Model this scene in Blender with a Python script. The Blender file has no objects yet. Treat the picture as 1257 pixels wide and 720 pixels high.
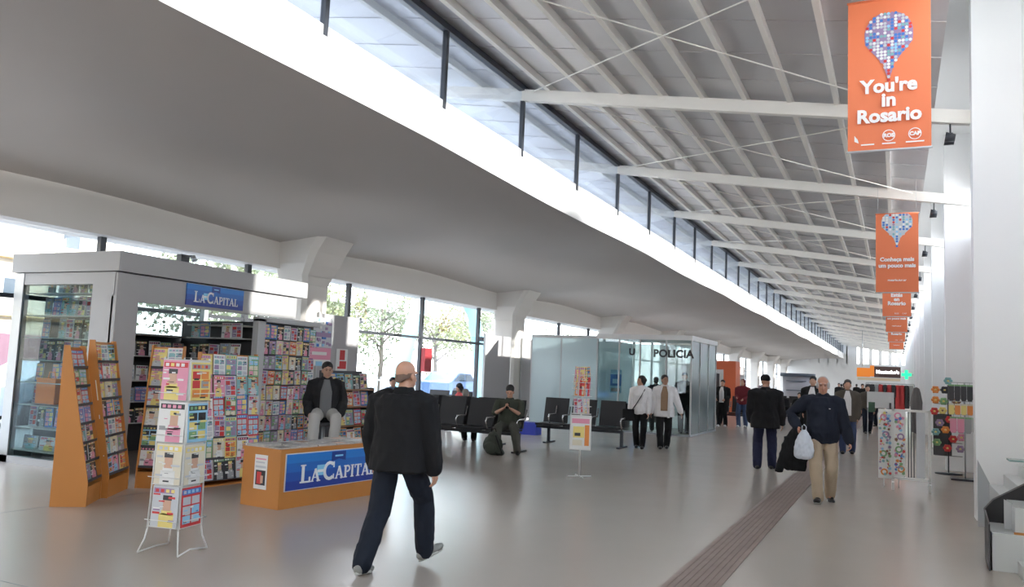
import bpy, bmesh, math, random
from math import sin, cos, pi, radians as R_
from mathutils import Vector, Matrix, noise, Euler
SC = bpy.context.scene
COL = SC.collection
# ------------------------------------------------------------------ materials
_M = {}
def mat(name, col, rough=.6, metal=0., var=0., vscale=6., bump=0., bscale=40., spec=.5, col2=None, trans=0., emit=0., coat=0., alpha=1.):
    if name in _M: return _M[name]
    m = bpy.data.materials.new(name); m.use_nodes = True; nt = m.node_tree
    b = nt.nodes['Principled BSDF']
    c4 = (*col, 1)
    b.inputs['Base Color'].default_value = c4; m.diffuse_color = c4
    b.inputs['Roughness'].default_value = rough; b.inputs['Metallic'].default_value = metal
    b.inputs['Specular IOR Level'].default_value = spec
    if trans: b.inputs['Transmission Weight'].default_value = trans
    if coat: b.inputs['Coat Weight'].default_value = coat
    if alpha < 1: b.inputs['Alpha'].default_value = alpha
    if emit:
        b.inputs['Emission Color'].default_value = c4; b.inputs['Emission Strength'].default_value = emit
    if var or bump:
        tc = nt.nodes.new('ShaderNodeTexCoord')
    if var:
        n = nt.nodes.new('ShaderNodeTexNoise'); n.inputs['Scale'].default_value = vscale; n.inputs['Detail'].default_value = 4
        nt.links.new(tc.outputs['Object'], n.inputs['Vector'])
        mx = nt.nodes.new('ShaderNodeMix'); mx.data_type = 'RGBA'
        c2 = col2 or tuple(max(0, x*(1-var)) for x in col)
        mx.inputs['A'].default_value = c4; mx.inputs['B'].default_value = (*c2, 1)
        rp = nt.nodes.new('ShaderNodeMapRange'); rp.inputs['From Min'].default_value = .2; rp.inputs['From Max'].default_value = .8
        nt.links.new(n.outputs['Fac'], rp.inputs['Value']); nt.links.new(rp.outputs['Result'], mx.inputs['Factor'])
        nt.links.new(mx.outputs['Result'], b.inputs['Base Color'])
    if bump:
        n2 = nt.nodes.new('ShaderNodeTexNoise'); n2.inputs['Scale'].default_value = bscale; n2.inputs['Detail'].default_value = 3
        nt.links.new(tc.outputs['Object'], n2.inputs['Vector'])
        bp = nt.nodes.new('ShaderNodeBump'); bp.inputs['Strength'].default_value = bump; bp.inputs['Distance'].default_value = .01
        nt.links.new(n2.outputs['Fac'], bp.inputs['Height']); nt.links.new(bp.outputs['Normal'], b.inputs['Normal'])
    _M[name] = m; return m
def glass_mat(name, tint=(.9,.95,.95), rough=0., refl=.08, frost=0.):
    """thin sheet: mostly clear, a little mirror; frost adds a diffusing share"""
    if name in _M: return _M[name]
    m = bpy.data.materials.new(name); m.use_nodes = True; nt = m.node_tree; nt.nodes.clear()
    o = nt.nodes.new('ShaderNodeOutputMaterial'); t = nt.nodes.new('ShaderNodeBsdfTransparent'); t.inputs[0].default_value = (*tint,1)
    g = nt.nodes.new('ShaderNodeBsdfGlossy'); g.inputs['Roughness'].default_value = rough; g.inputs['Color'].default_value = (.9,.95,1,1)
    fr = nt.nodes.new('ShaderNodeLayerWeight'); fr.inputs[0].default_value = .5
    pw = nt.nodes.new('ShaderNodeMath'); pw.operation = 'POWER'; pw.inputs[1].default_value = 4.; nt.links.new(fr.outputs['Facing'], pw.inputs[0])
    ad = nt.nodes.new('ShaderNodeMath'); ad.operation = 'MULTIPLY_ADD'; ad.inputs[1].default_value = .85; ad.inputs[2].default_value = refl; nt.links.new(pw.outputs[0], ad.inputs[0]); ad.use_clamp = True
    mx = nt.nodes.new('ShaderNodeMixShader'); nt.links.new(ad.outputs[0], mx.inputs[0]); nt.links.new(g.outputs[0], mx.inputs[2])
    src = t
    if frost:
        tl = nt.nodes.new('ShaderNodeBsdfTranslucent'); tl.inputs[0].default_value = (*tint,1)
        df = nt.nodes.new('ShaderNodeBsdfDiffuse'); df.inputs[0].default_value = (*tint,1)
        m1 = nt.nodes.new('ShaderNodeMixShader'); m1.inputs[0].default_value = .3
        nt.links.new(tl.outputs[0], m1.inputs[1]); nt.links.new(df.outputs[0], m1.inputs[2])
        m2 = nt.nodes.new('ShaderNodeMixShader'); m2.inputs[0].default_value = frost
        nt.links.new(t.outputs[0], m2.inputs[1]); nt.links.new(m1.outputs[0], m2.inputs[2]); src = m2
    nt.links.new(src.outputs[0], mx.inputs[1]); nt.links.new(mx.outputs[0], o.inputs[0])
    _M[name] = m; return m
# ------------------------------------------------------------------ mesh builder
class MB:
    def __init__(s): s.bm = bmesh.new(); s.mats = []; s.mi = 0
    def use(s, m):
        if m not in s.mats: s.mats.append(m)
        s.mi = s.mats.index(m); return s
    def face(s, pts, mi=None):
        f = s.bm.faces.new([s.bm.verts.new(p) for p in pts]); f.material_index = s.mi; return f
    def box(s, x0, x1, y0, y1, z0, z1, T=None):
        return s.hexa([(x0,y0,z0),(x1,y0,z0),(x1,y1,z0),(x0,y1,z0),(x0,y0,z1),(x1,y0,z1),(x1,y1,z1),(x0,y1,z1)], T)
    def hexa(s, P, T=None):
        P = [Vector(p) for p in P]
        if T: P = [T @ p for p in P]
        v = [s.bm.verts.new(p) for p in P]
        for q in ((0,3,2,1),(4,5,6,7),(0,1,5,4),(1,2,6,5),(2,3,7,6),(3,0,4,7)):
            f = s.bm.faces.new([v[i] for i in q]); f.material_index = s.mi
        return s
    def prism(s, pts, d, T=None):
        """closed polygon pts (3-D, planar) extruded by vector d"""
        d = Vector(d); a = [Vector(p) for p in pts]; b = [p+d for p in a]
        if T: a = [T@p for p in a]; b = [T@p for p in b]
        va = [s.bm.verts.new(p) for p in a]; vb = [s.bm.verts.new(p) for p in b]; n = len(a)
        f = [s.bm.faces.new(va[::-1]), s.bm.faces.new(vb)]
        for i in range(n): f.append(s.bm.faces.new((va[i], va[(i+1)%n], vb[(i+1)%n], vb[i])))
        for x in f: x.material_index = s.mi
        return s
    def rings(s, rs, cap=True, smooth=True, closed=True):
        V = [[s.bm.verts.new(p) for p in r] for r in rs]; n = len(V[0])
        for i in range(len(V)-1):
            for j in range(n if closed else n-1):
                f = s.bm.faces.new((V[i][j], V[i][(j+1)%n], V[i+1][(j+1)%n], V[i+1][j])); f.material_index = s.mi; f.smooth = smooth
        if cap and closed:
            f = s.bm.faces.new(V[0][::-1]); f.material_index = s.mi
            f = s.bm.faces.new(V[-1]); f.material_index = s.mi
        return s
    def cyl(s, p, q, r, r2=None, n=12, smooth=True):
        p, q = Vector(p), Vector(q); r2 = r if r2 is None else r2; d = (q-p).normalized()
        u = d.orthogonal().normalized(); w = d.cross(u)
        return s.rings([[c + (u*cos(2*pi*i/n) + w*sin(2*pi*i/n))*rr for i in range(n)] for c, rr in ((p,r),(q,r2))], smooth=smooth)
    def tube(s, path, r, n=8, closed=False):
        path = [Vector(p) for p in path]; rs = []; u = None
        for i, p in enumerate(path):
            a = path[max(i-1,0)]; b = path[min(i+1,len(path)-1)]; d = (b-a).normalized()
            u = d.orthogonal().normalized() if u is None else (u - d*u.dot(d)).normalized()
            w = d.cross(u); rr = r[i] if isinstance(r,(list,tuple)) else r
            rs.append([p + (u*cos(2*pi*k/n)+w*sin(2*pi*k/n))*rr for k in range(n)])
        return s.rings(rs)
    def lathe(s, prof, n=20, c=(0,0,0)):
        return s.rings([[Vector(c)+Vector((r*cos(2*pi*i/n), r*sin(2*pi*i/n), z)) for i in range(n)] for r, z in prof])
    def ell(s, c, rx, ry, rz, n=12, m=8, T=None):
        c = Vector(c); rs = []
        for j in range(1, m):
            a = pi*j/m; rs.append([c+Vector((rx*sin(a)*cos(2*pi*i/n), ry*sin(a)*sin(2*pi*i/n), -rz*cos(a))) for i in range(n)])
        if T: rs = [[c + T@(p-c) for p in r] for r in rs]
        return s.rings(rs)
    def build(s, name, m=None, parent=None, bevel=0, loc=None, rotz=0, smooth=False):
        me = bpy.data.meshes.new(name)
        if bevel:
            e = [x for x in s.bm.edges if len(x.link_faces)==2 and x.calc_face_angle(0) > .6]
            bmesh.ops.bevel(s.bm, geom=e, offset=bevel, segments=2, affect='EDGES', profile=.7)
        bmesh.ops.recalc_face_normals(s.bm, faces=s.bm.faces)
        if smooth:
            for f in s.bm.faces: f.smooth = True
        s.bm.to_mesh(me); s.bm.free()
        for x in (s.mats or ([m] if m else [])): me.materials.append(x)
        return link(name, me, parent, loc, rotz)
def link(name, me, parent=None, loc=None, rotz=0):
    o = bpy.data.objects.new(name, me); COL.objects.link(o); o.parent = parent
    if loc: o.location = loc
    o.rotation_euler[2] = rotz; return o
def tag(o, label, cat, group=None):
    o['label'] = label; o['category'] = cat
    if group: o['group'] = group
    return o
def thing(name, label, cat, loc=(0,0,0), rotz=0, group=None):
    o = bpy.data.objects.new(name, None); COL.objects.link(o); o.location = loc; o.rotation_euler[2] = rotz
    o.empty_display_size = .1
    return tag(o, label, cat, group)
def struct(o): o['kind'] = 'structure'; return o
def stuff(o): o['kind'] = 'stuff'; return o
def dup(root, loc=None, rotz=None, label=None, group=None):
    def cp(o, par):
        c = o.copy(); COL.objects.link(c); c.parent = par
        for ch in o.children: cp(ch, c)
        return c
    r = cp(root, None)
    if loc is not None: r.location = loc
    if rotz is not None: r.rotation_euler[2] = rotz
    if label: r['label'] = label
    if group: r['group'] = group
    return r
def text_mesh(txt, size, bold=0., depth=.002, align='CENTER', spacing=1., shear=0.):
    cu = bpy.data.curves.new('t', 'FONT'); cu.body = txt; cu.size = size; cu.offset = bold; cu.extrude = depth
    cu.align_x = align; cu.align_y = 'CENTER'; cu.space_character = spacing; cu.shear = shear; cu.resolution_u = 3
    o = bpy.data.objects.new('t', cu); COL.objects.link(o)
    dg = bpy.context.evaluated_depsgraph_get(); dg.update()
    me = bpy.data.meshes.new_from_object(o.evaluated_get(dg)); bpy.data.objects.remove(o); bpy.data.curves.remove(cu)
    return me
def text(name, txt, size, m, parent, loc, rot, **k):
    sx = k.pop('sx', 1.); me = text_mesh(txt, size, **k); me.materials.clear(); me.materials.append(m)
    me.name = name
    o = link(name, me, parent, loc); o.rotation_euler = rot; o.scale = (sx,1,1); return o
# ------------------------------------------------------------------ camera: eye height 1.65 m, hall runs along +Y
SC.view_settings.view_transform = 'Standard'; SC.view_settings.look = 'None'; SC.view_settings.gamma = 1
SC.view_settings.use_curve_mapping = False
SC.view_settings.exposure = .62
SC.cycles.use_denoising = True
SC.cycles.max_bounces = 12; SC.cycles.diffuse_bounces = 6; SC.cycles.transparent_max_bounces = 16
SC.cycles.sample_clamp_indirect = 6; SC.cycles.caustics_reflective = False; SC.cycles.caustics_refractive = False
def setup_camera():
    f = 1000.; r = .042; vx, vy = 1100-628.5, 360-474
    s, c = sin(r), cos(r); dz = Vector((s, c, (s*vx+c*vy)/f)).normalized(); dy = Vector((vx, vy, -f)).normalized(); dx = dy.cross(dz)
    cam = bpy.data.cameras.new('camera'); o = bpy.data.objects.new('camera', cam); COL.objects.link(o)
    cam.sensor_width = 36; cam.lens = 36*f/1257; cam.clip_start = .05; cam.clip_end = 900
    Rm = Matrix((dx, dy, dz)).to_4x4(); o.matrix_world = Matrix.Translation((0,0,1.65)) @ Rm
    SC.camera = o
setup_camera()
BAY = 5.35; Y0 = 12.4                       # roof beams stand at Y0 + k * BAY
YA, YB = -9., 108.
XW, XF, XR = -12.4, -5.8, 1.5              # window line, fascia, right wall
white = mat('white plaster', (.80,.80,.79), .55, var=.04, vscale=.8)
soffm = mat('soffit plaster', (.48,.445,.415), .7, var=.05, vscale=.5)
pillm = mat('white painted pillar', (.88,.89,.90), .45)
darkm = mat('dark anodised frame', (.035,.04,.05), .4)
beamm = mat('cream painted steel', (.86,.84,.79), .45)
roofm = mat('galvanised roof sheet', (.64,.635,.65), .42, metal=.25, var=.12, vscale=1.2)
clear = glass_mat('clear glazing', (.97,.985,1.))
# floor
def floor_mat():
    m = mat('polished cement floor', (.46,.405,.36), .2, spec=.5, var=.08, vscale=.35)
    nt = m.node_tree; b = nt.nodes['Principled BSDF']; tc = [n for n in nt.nodes if n.type=='TEX_COORD'][0]
    n = nt.nodes.new('ShaderNodeTexNoise'); n.inputs['Scale'].default_value = 1.6; n.inputs['Detail'].default_value = 6
    nt.links.new(tc.outputs['Object'], n.inputs['Vector'])
    mr = nt.nodes.new('ShaderNodeMapRange'); mr.inputs['To Min'].default_value = .20; mr.inputs['To Max'].default_value = .262
    nt.links.new(n.outputs['Fac'], mr.inputs['Value']); nt.links.new(mr.outputs['Result'], b.inputs['Roughness'])
    return m
b = MB(); b.box(XW, 6, YA, YB, -.2, 0); struct(b.build('floor', floor_mat()))
# tactile strip set in the floor
strip_m = mat('ribbed tactile tile', (.31,.235,.205), .5, var=.25, vscale=5)
b = MB().use(strip_m)
b.box(-1.69, -1.27, YA+1, YB-5, .0, .004)
for i in range(8):
    x = -1.665 + i*.053; b.box(x, x+.026, YA+1, 60, .004, .009)
struct(b.build('trim_1'))
# floor joint lines
b = MB()
jm = mat('floor joint', (.2,.19,.18), .6)
b.box(-8.2, -8.188, YA, 20, 0, .0015); b.box(XW, -8.2, 4.69, 4.70, 0, .0015); b.box(-8.2, -5.2, 3.9, 3.908, 0, .0015)
struct(b.build('trim_2', jm))
# ---- soffit shell between window beam and fascia
COLY = [14.3-10.7*2+10.7*k for k in range(12)]
def sz(x, y):
    t = (x-XW)/(XF-XW); ph = cos(2*pi*(y-14.3)/10.7)    # 1 at a column, -1 mid bay
    base = 4.22 + .52*(1-(1-t)**1.6)
    return base - .17*ph*(1-t)**1.0*min(1, t*4+.2) + .10*sin(pi*t) - .025*ph*t
xs = [XW+(XF-XW)*i/14 for i in range(15)]; ys = [YA+(YB-YA)*j/230 for j in range(231)]
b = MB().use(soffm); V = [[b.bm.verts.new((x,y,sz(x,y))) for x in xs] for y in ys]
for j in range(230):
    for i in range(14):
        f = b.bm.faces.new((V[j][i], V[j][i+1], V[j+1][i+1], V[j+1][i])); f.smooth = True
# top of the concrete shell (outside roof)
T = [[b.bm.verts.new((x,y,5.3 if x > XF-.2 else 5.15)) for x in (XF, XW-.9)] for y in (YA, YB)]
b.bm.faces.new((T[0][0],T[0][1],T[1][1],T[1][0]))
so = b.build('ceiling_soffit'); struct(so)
# fascia: white vertical band with a gently scalloped lower edge
b = MB().use(white)
for j in range(230):
    y0, y1 = ys[j], ys[j+1]; z0, z1 = sz(XF,y0), sz(XF,y1)
    b.face([(XF,y0,z0),(XF,y1,z1),(XF,y1,5.42),(XF,y0,5.42)])
    b.face([(XF-.16,y0,z0+.05),(XF-.16,y1,z1+.05),(XF-.16,y1,5.42),(XF-.16,y0,5.42)])
    b.face([(XF,y0,5.42),(XF,y1,5.42),(XF-.16,y1,5.42),(XF-.16,y0,5.42)])
    b.face([(XF,y0,z0),(XF,y1,z1),(XF-.16,y1,z1+.05),(XF-.16,y0,z0+.05)])
struct(b.build('trim_3'))
# edge beam over the windows
b = MB(); b.box(XW-.5, XW+.28, YA, YB, 3.64, 4.36); struct(b.build('beam_window', mat('beam plaster', (.70,.67,.63), .7), bevel=.02))
# columns with flared capitals
def capital(y):
    b = MB().use(mat('beam plaster', (.70,.67,.63), .7)); X = XW+.5
    prof = [(0,.4,.42,0),(3.3,.4,.42,0),(3.5,.42,.5,.02),(3.75,.5,.58,.1),(4.0,.55,.60,.16),(4.3,.64,.62,.28),(4.75,.80,.64,.45)]
    rs = []
    for z, hx, hy, dx in prof:
        c = min(hx,hy)*.22; r = []
        for sx, sy in ((1,-1),(1,1),(-1,1),(-1,-1)):
            a = [(sx*hx, sy*(hy-c)),(sx*(hx-c), sy*hy)]
            if sx*sy > 0: pass
            else: pass
            a = a if (sx,sy) in ((1,1),(-1,-1)) else a[::-1]
            r += [Vector((X+dx+p, y+q, z)) for p, q in a]
        rs.append(r)
    b.rings(rs, smooth=False)
    return struct(b.build('column_window', bevel=.0))
for y in COLY: capital(y)
# ---- clerestory glazing above the fascia: sill 5.3, head 6.5
XG = XF-.02
def clerestory():
    n = int((YB-YA)/ (BAY/2)); y = Y0-8*BAY/2
    b = MB(); b.box(XG-.05, XG+.05, YA, YB, 6.44, 6.54); struct(b.build('window_1_head', darkm))
    k = 0
    while y < YB-1:
        m = MB(); m.box(XG-.035, XG+.035, y-.035, y+.035, 5.3, 6.46); struct(m.build('window_1_mullion', darkm)); y += BAY/2; k += 1
    g = MB(); g.box(XG-.006, XG+.006, YA, YB, 5.42, 6.46); struct(g.build('window_1_glass', glass_mat('clerestory glazing', (.86,.91,.98), refl=.1)))
clerestory()
# ---- metal roof: slopes down to the right, runs on outside as an overhang
def rz(x): return 6.58 - .157*(x-XF)
b = MB().use(roofm)
x0, x1 = XF-2.6, .5
b.face([(x0,YA,rz(x0)),(x1,YA,rz(x1)),(x1,YB,rz(x1)),(x0,YB,rz(x0))])
b.face([(x0,YA,rz(x0)+.12),(x1,YA,rz(x1)+.12),(x1,YB,rz(x1)+.12),(x0,YB,rz(x0)+.12)])
b.face([(x0,YA,rz(x0)),(x0,YB,rz(x0)),(x0,YB,rz(x0)+.12),(x0,YA,rz(x0)+.12)])
b.face([(x1,YA,rz(x1)),(x1,YB,rz(x1)),(x1,YB,rz(x1)+.12),(x1,YA,rz(x1)+.12)])
y = YA+.4                                            # sheet laps
while y < 70:
    b.hexa([(x0,y,rz(x0)-.012),(x1,y,rz(x1)-.012),(x1,y+.03,rz(x1)-.012),(x0,y+.03,rz(x0)-.012),(x0,y,rz(x0)+.01),(x1,y,rz(x1)+.01),(x1,y+.03,rz(x1)+.01),(x0,y+.03,rz(x0)+.01)]); y += 1.07
struct(b.build('ceiling_roof'))
for i in range(-3, 10):                               # purlins
    x = -4.62+.65*i-.05
    if x > .45: break
    z = rz(x); m = MB(); m.hexa([(x-.035,YA,z-.12),(x+.035,YA,z-.12),(x+.035,YB,z-.12),(x-.035,YB,z-.12),(x-.035,YA,z),(x+.035,YA,z),(x+.035,YB,z),(x-.035,YB,z)])
    struct(m.build('beam_purlin', beamm))
BEAMY = [Y0+BAY*k for k in range(-4, 18)]
for y in BEAMY:                                       # rafters, tapering a little
    m = MB(); xa, xb = XF-2.5, XR
    za, zb = rz(xa)-.115, rz(xb)-.10
    m.hexa([(xa,y-.06,za-.2),(xb,y-.06,zb-.19),(xb,y+.06,zb-.19),(xa,y+.06,za-.2),(xa,y-.06,za),(xb,y-.06,zb),(xb,y+.06,zb),(xa,y+.06,za)])
    struct(m.build('beam_rafter', beamm))
for y in BEAMY[:-1]:                                  # thin cross bracing, one X per two bays width
    for a, c in (((-5.6,y+.1),(.3,y+BAY-.1)),((.3,y+.1),(-5.6,y+BAY-.1))):
        m = MB(); m.cyl((a[0],a[1],rz(a[0])-.16),(c[0],c[1],rz(c[0])-.16),.010,n=6); struct(m.build('beam_brace_rod', beamm))
# ---- right side: blade pillars, wall behind, high soffit over the slot
for k in range(-3, 15):
    y = 12.1+6.85*k
    if y > YB-3: break
    m = MB(); m.box(.92, XR+.1, y, y+.34, 0, 7.3)
    struct(m.build('pillar_right', pillm, bevel=.012))
m = MB(); m.box(XR, XR+.2, YA, YB, 0, 4.8); m.box(XR, XR+.2, 10.6, 14.0, 4.8, 7.3); m.box(XR, XR+.2, YA, 10.6, 6.9, 7.3); m.box(XR, XR+.2, 14.0, YB, 5.75, 7.3); struct(m.build('wall_right', pillm))
struct(MB().box(XR+.09, XR+.10, 14.0, YB, 4.8, 5.75).build('window_3_glass', clear))
struct(MB().box(XR+.09, XR+.10, YA, 10.6, 4.8, 6.9).build('window_4_glass', clear))
for k in range(8): struct(MB().box(XR+.05, XR+.14, YA+k*2.57, YA+.06+k*2.57, 4.8, 6.9).build('window_4_mullion', darkm))
for k in range(40):
    struct(MB().box(XR+.05, XR+.14, 14.0+k*2.28, 14.06+k*2.28, 4.8, 5.75).build('window_3_mullion', darkm))
m = MB(); m.box(.40, XR+.2, YA, YB, 6.95, 7.1); m.box(.40,.47,YA,YB,rz(.5)+.1,7.0); struct(m.build('ceiling_slot', white))
# ---- end walls
m = MB().use(white)
m.box(XW, XR+.2, YB, YB+.3, 0, 4.2); m.box(XW, XR+.2, YB, YB+.3, 6.3, 7.5)
for i in range(14):
    x = XW+ (XR-XW)*i/13; m.box(x-(.2 if x > -4.6 else .6), x+(.2 if x > -4.6 else .6), YB, YB+.3, 4.2, 6.3)
struct(m.build('wall_far'))
m = MB(); m.box(XW, 6, YA-.3, YA, 5.0, 7.6); m.box(XW, 6, YA-.3, YA, 0, 3.2); m.box(XW,XW+.5,YA-.3,YA,0,5); m.box(-3,-2.4,YA-.3,YA,0,5); m.box(XR-.5,6,YA-.3,YA,0,5)
struct(m.build('wall_near', white))
# ---- left window wall
def windows():
    ymin, ymax = YA, 86
    m = MB(); m.box(XW-.04, XW+.04, YA, YB, 2.44, 2.51); m.box(XW-.04, XW+.04, YA, YB, .0, .12)
    struct(m.build('window_2_transom', darkm))
    y = 20.15-3.53*8
    while y < YB:
        q = MB(); q.box(XW-.05, XW+.05, y-.055, y+.055, 0, 3.64); struct(q.build('window_2_mullion', darkm)); y += 3.53
    g = MB(); g.box(XW-.006, XW+.006, YA, YB, .1, 3.62); struct(g.build('window_2_glass', clear))
windows()
# ------------------------------------------------------------------ magazines: 24 cover designs, copied with shared meshes
PAL = {'red':(.62,.05,.05),'white':(.78,.78,.76),'yellow':(.80,.66,.22),'blue':(.07,.20,.55),'pink':(.75,.30,.42),'sky blue':(.30,.58,.78),
       'black':(.03,.03,.035),'green':(.20,.38,.18),'orange':(.78,.27,.06),'grey':(.34,.35,.36),'cream':(.72,.66,.52),'purple':(.34,.24,.40),'brown':(.25,.13,.07),'teal':(.22,.44,.46),'skin':(.62,.38,.27),'silver':(.55,.57,.60)}
def pm(n): return mat('printed '+n, PAL[n], .38, spec=.45)
MW, MH, MT = .205, .275, .008
DESIGN = []
def make_cover(seed, names, w=MW, h=MH, t=MT, dull=False):
    rnd = random.Random(seed); bg = names[0]; b = MB()
    b.use(pm('white')).box(-w/2, w/2, 0, t, 0, h)
    e = -.0012
    def r(x0,x1,z0,z1,c,k=0): b.use(pm(c)).box(x0*w-w/2, x1*w-w/2, e-.0006*(k+1), 0, z0*h, z1*h)
    r(.0,1,.0,1,bg)
    r(.04,rnd.choice([.96,.8]),.82,.95,names[1],1)
    for i in range(4): r(.1+.2*i,.1+.2*i+.13,.845,.925,rnd.choice(names[2:4]),2)
    k = rnd.random()
    if k < .6:     # portrait cover
        cx = rnd.uniform(.4,.62)
        r(cx-.28,cx+.28,.0,.34,names[2],1); r(cx-.2,cx+.2,.30,.42,names[2],1); r(cx-.15,cx+.15,.40,.72,'skin',2); r(cx-.17,cx+.17,.66,.78,rnd.choice(['brown','black','yellow']),3)
    else:          # picture grid
        for i in range(2):
            for j in range(3): r(.08+.44*i,.46+.44*i,.08+.24*j,.28+.24*j,rnd.choice(names[1:]),1)
    for i in range(9):
        z = rnd.uniform(.03,.78); x = rnd.uniform(.03,.7); ww = rnd.uniform(.06,.26); r(x,x+ww,z,z+rnd.uniform(.012,.05),rnd.choice(names[1:]+['white','black']),5)
    for i in range(3):
        z = rnd.uniform(.1,.7); x = rnd.choice([.05,.62]); r(x,x+rnd.uniform(.2,.34),z,z+.05,names[3],4)
    me_o = b.build('magazine'); me = me_o.data; bpy.data.objects.remove(me_o); return me
CN = ['red','white','yellow','blue','pink','sky blue','black','green','orange','grey','cream','purple','teal','silver']
rr = random.Random(5)
for i in range(28):
    bg = CN[i % 14]; o = [c for c in CN if c != bg]; DESIGN.append(((bg,), make_cover(i, [bg]+rr.sample(o, 3))))
PALE = [d for d in DESIGN if d[0][0] in ('white','cream','pink','sky blue','silver','yellow')]
DULL = [d for d in DESIGN if d[0][0] in ('grey','black','silver','teal','brown','blue','white')]
ORD = ['top','second','third','fourth','fifth','sixth','seventh','eighth','ninth']
NTH = ['first','second','third','fourth','fifth','sixth','seventh','eighth','ninth','tenth','eleventh','twelfth']
def place_mag(d, M, label, group, sc=(1,1), name='magazine', cat='magazine', tint=None):
    o = bpy.data.objects.new(name, d[1]); COL.objects.link(o)
    o.matrix_world = M @ Matrix.Diagonal((sc[0],1,sc[1],1)); tag(o, label, cat, group); return o
def facing(origin, xdir, tilt=0.):
    """local x along xdir (horizontal), local -y is the outward face, z up leaned back by tilt"""
    x = Vector((xdir[0], xdir[1], 0)).normalized(); z = Vector((0,0,1)); y = z.cross(x)
    z2 = (z*cos(tilt) + y*sin(tilt)); y2 = z2.cross(x)
    m = Matrix((x, y2, z2)).transposed().to_4x4(); m.translation = Vector(origin); return m
def fill_rows(origin, xdir, length, zs, ncol, tilt, rname, group, pool=None, rnd=None, h=None, adj='magazine', gap=.96, skip=0., lean=0.):
    """rows of magazines on a display whose foot line runs from origin along xdir; zs heights of the rows from the top"""
    rnd = rnd or random.Random(len(rname)); pool = pool or DESIGN; M0 = facing(origin, xdir, tilt)
    for r, z in enumerate(zs):
        hh = h or (abs(zs[0]-zs[1])*.97 if len(zs) > 1 else MH)
        for c in range(ncol):
            if rnd.random() < skip: continue
            d = rnd.choice(pool); w = length/ncol*gap
            M = M0 @ Matrix.Translation(((c+.5+rnd.uniform(-.05,.05))*length/ncol, -.012-MT-rnd.uniform(0,.012), z)) @ Matrix.Rotation(lean+rnd.uniform(-.04,.04), 4, 'X') @ Matrix.Rotation(rnd.uniform(-.035,.035), 4, 'Y')
            place_mag(d, M, f'{adj} with {d[0][0]} cover, {NTH[c]} from left, {ORD[r]} row of {rname}', group, (w/MW*rnd.uniform(.92,1), hh/MH*rnd.uniform(.90,1.03)))
# ------------------------------------------------------------------ newspaper kiosk
grey = mat('kiosk grey panel', (.37,.37,.375), .45); greyd = mat('kiosk shadow joint', (.05,.05,.06), .5); greyl = mat('kiosk pale grey', (.50,.51,.52), .45)
alu = mat('satin aluminium', (.42,.44,.46), .35, metal=.6); shelfm = mat('pale shelf board', (.55,.55,.53), .5); darkshelf = mat('dark shelf', (.06,.06,.065), .5)
orange = mat('orange beech board', (.56,.225,.05), .45, var=.12, vscale=1.5); navy = mat('sign navy', (.015,.05,.26), .35); blue = mat('sign blue', (.02,.16,.56), .35)
signw = mat('sign white', (.88,.88,.88), .4); sky = mat('sign sky blue', (.25,.62,.85), .4)
KX0, KX1, KY0, KY1 = -12.02, -9.76, 7.83, 11.85
K = thing('news_kiosk', 'grey flat-roofed newspaper kiosk with glass side and blue name sign', 'kiosk', (-10.9,9.8,0))
def kb(mb, name, m=None, **k):
    o = mb.build(name, m, None, **k); o.parent = K; o.matrix_parent_inverse = Matrix.Translation((10.9,-9.8,0)); return o
kb(MB().box(KX0-.05, KX1, KY0, KY1, 2.80, 3.08), 'roof', grey, bevel=.008)
kb(MB().box(KX0, KX1-.12, KY0+.08, KY1-.2, 2.70, 2.80), 'roof_joint', greyd)
kb(MB().box(KX0+.05, KX1-.1, KY0+.04, KY0+.18, 2.62, 2.79), 'side_header', grey)
kb(MB().box(KX1-.16, KX1-.05, KY0+.04, KY1-.22, 2.40, 2.78), 'fascia_board', grey, bevel=.004)
kb(MB().box(-10.30, -9.86, KY0+.03, KY0+.13, 0, 2.78), 'corner_post', grey)
kb(MB().box(-9.90, -9.80, KY0+.03, KY0+.40, 0, 2.45), 'corner_post', grey)
kb(MB().box(KX0, KX0+.20, KY0+.03, KY0+.13, 0, 2.79), 'corner_post', alu)
kb(MB().box(KX0, KX0+.12, KY1-.35, KY1-.25, 0, 2.79), 'corner_post', alu)
kb(MB().box(-9.86, -9.74, 10.62, 10.80, 0, 2.34), 'corner_post', greyl, bevel=.01)
kb(MB().box(-9.86, -9.74, 10.62, 12.25, 2.30, 2.38), 'wing_frame', greyl, bevel=.01)
kb(MB().box(-9.95, -9.88, 10.80, 12.25, .1, 2.30), 'wing_panel', darkshelf)
kb(MB().box(KX0, -9.9, KY0+.03, KY0+.12, 0, .10), 'plinth', grey)
kb(MB().box(KX0+.2, -10.3, KY0+.05, KY0+.06, .10, 2.62), 'glass_pane', glass_mat('kiosk glass', (.72,.78,.78), refl=.0))
kb(MB().box(KX0+.02, KX0+.03, KY0+.1, KY1-.3, 0, 2.70), 'glass_pane', glass_mat('kiosk rear glass', (.55,.6,.6), refl=.08))
kb(MB().box(KX0+.06, KX0+.10, KY0+.5, KY1-.3, 0, 2.02), 'back_panel', darkshelf)
kb(MB().box(-11.8, -10.1, 10.9, 10.95, 0, 2.3), 'back_panel', darkshelf)
for i in range(8):
    z = .18+.33*i; kb(MB().box(KX0+.2, -10.32, KY0+.10, KY0+.42, z, z+.012), 'shelf', shelfm)
kb(MB().box(KX0+.2, -10.32, KY0+.42, KY0+.44, .1, 2.3), 'shelf_back', darkshelf)
# shelves inside, seen through the front opening
for i, z in enumerate((.5,.85,1.2,1.62,1.98)):
    kb(MB().box(KX0+.12, KX0+.5, KY0+.6, 10.85, z, z+.02), 'shelf', shelfm)
for z in (1.62,1.98,2.2):
    kb(MB().box(-11.3, -10.0, 10.55, 10.88, z, z+.02), 'shelf', shelfm)
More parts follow.
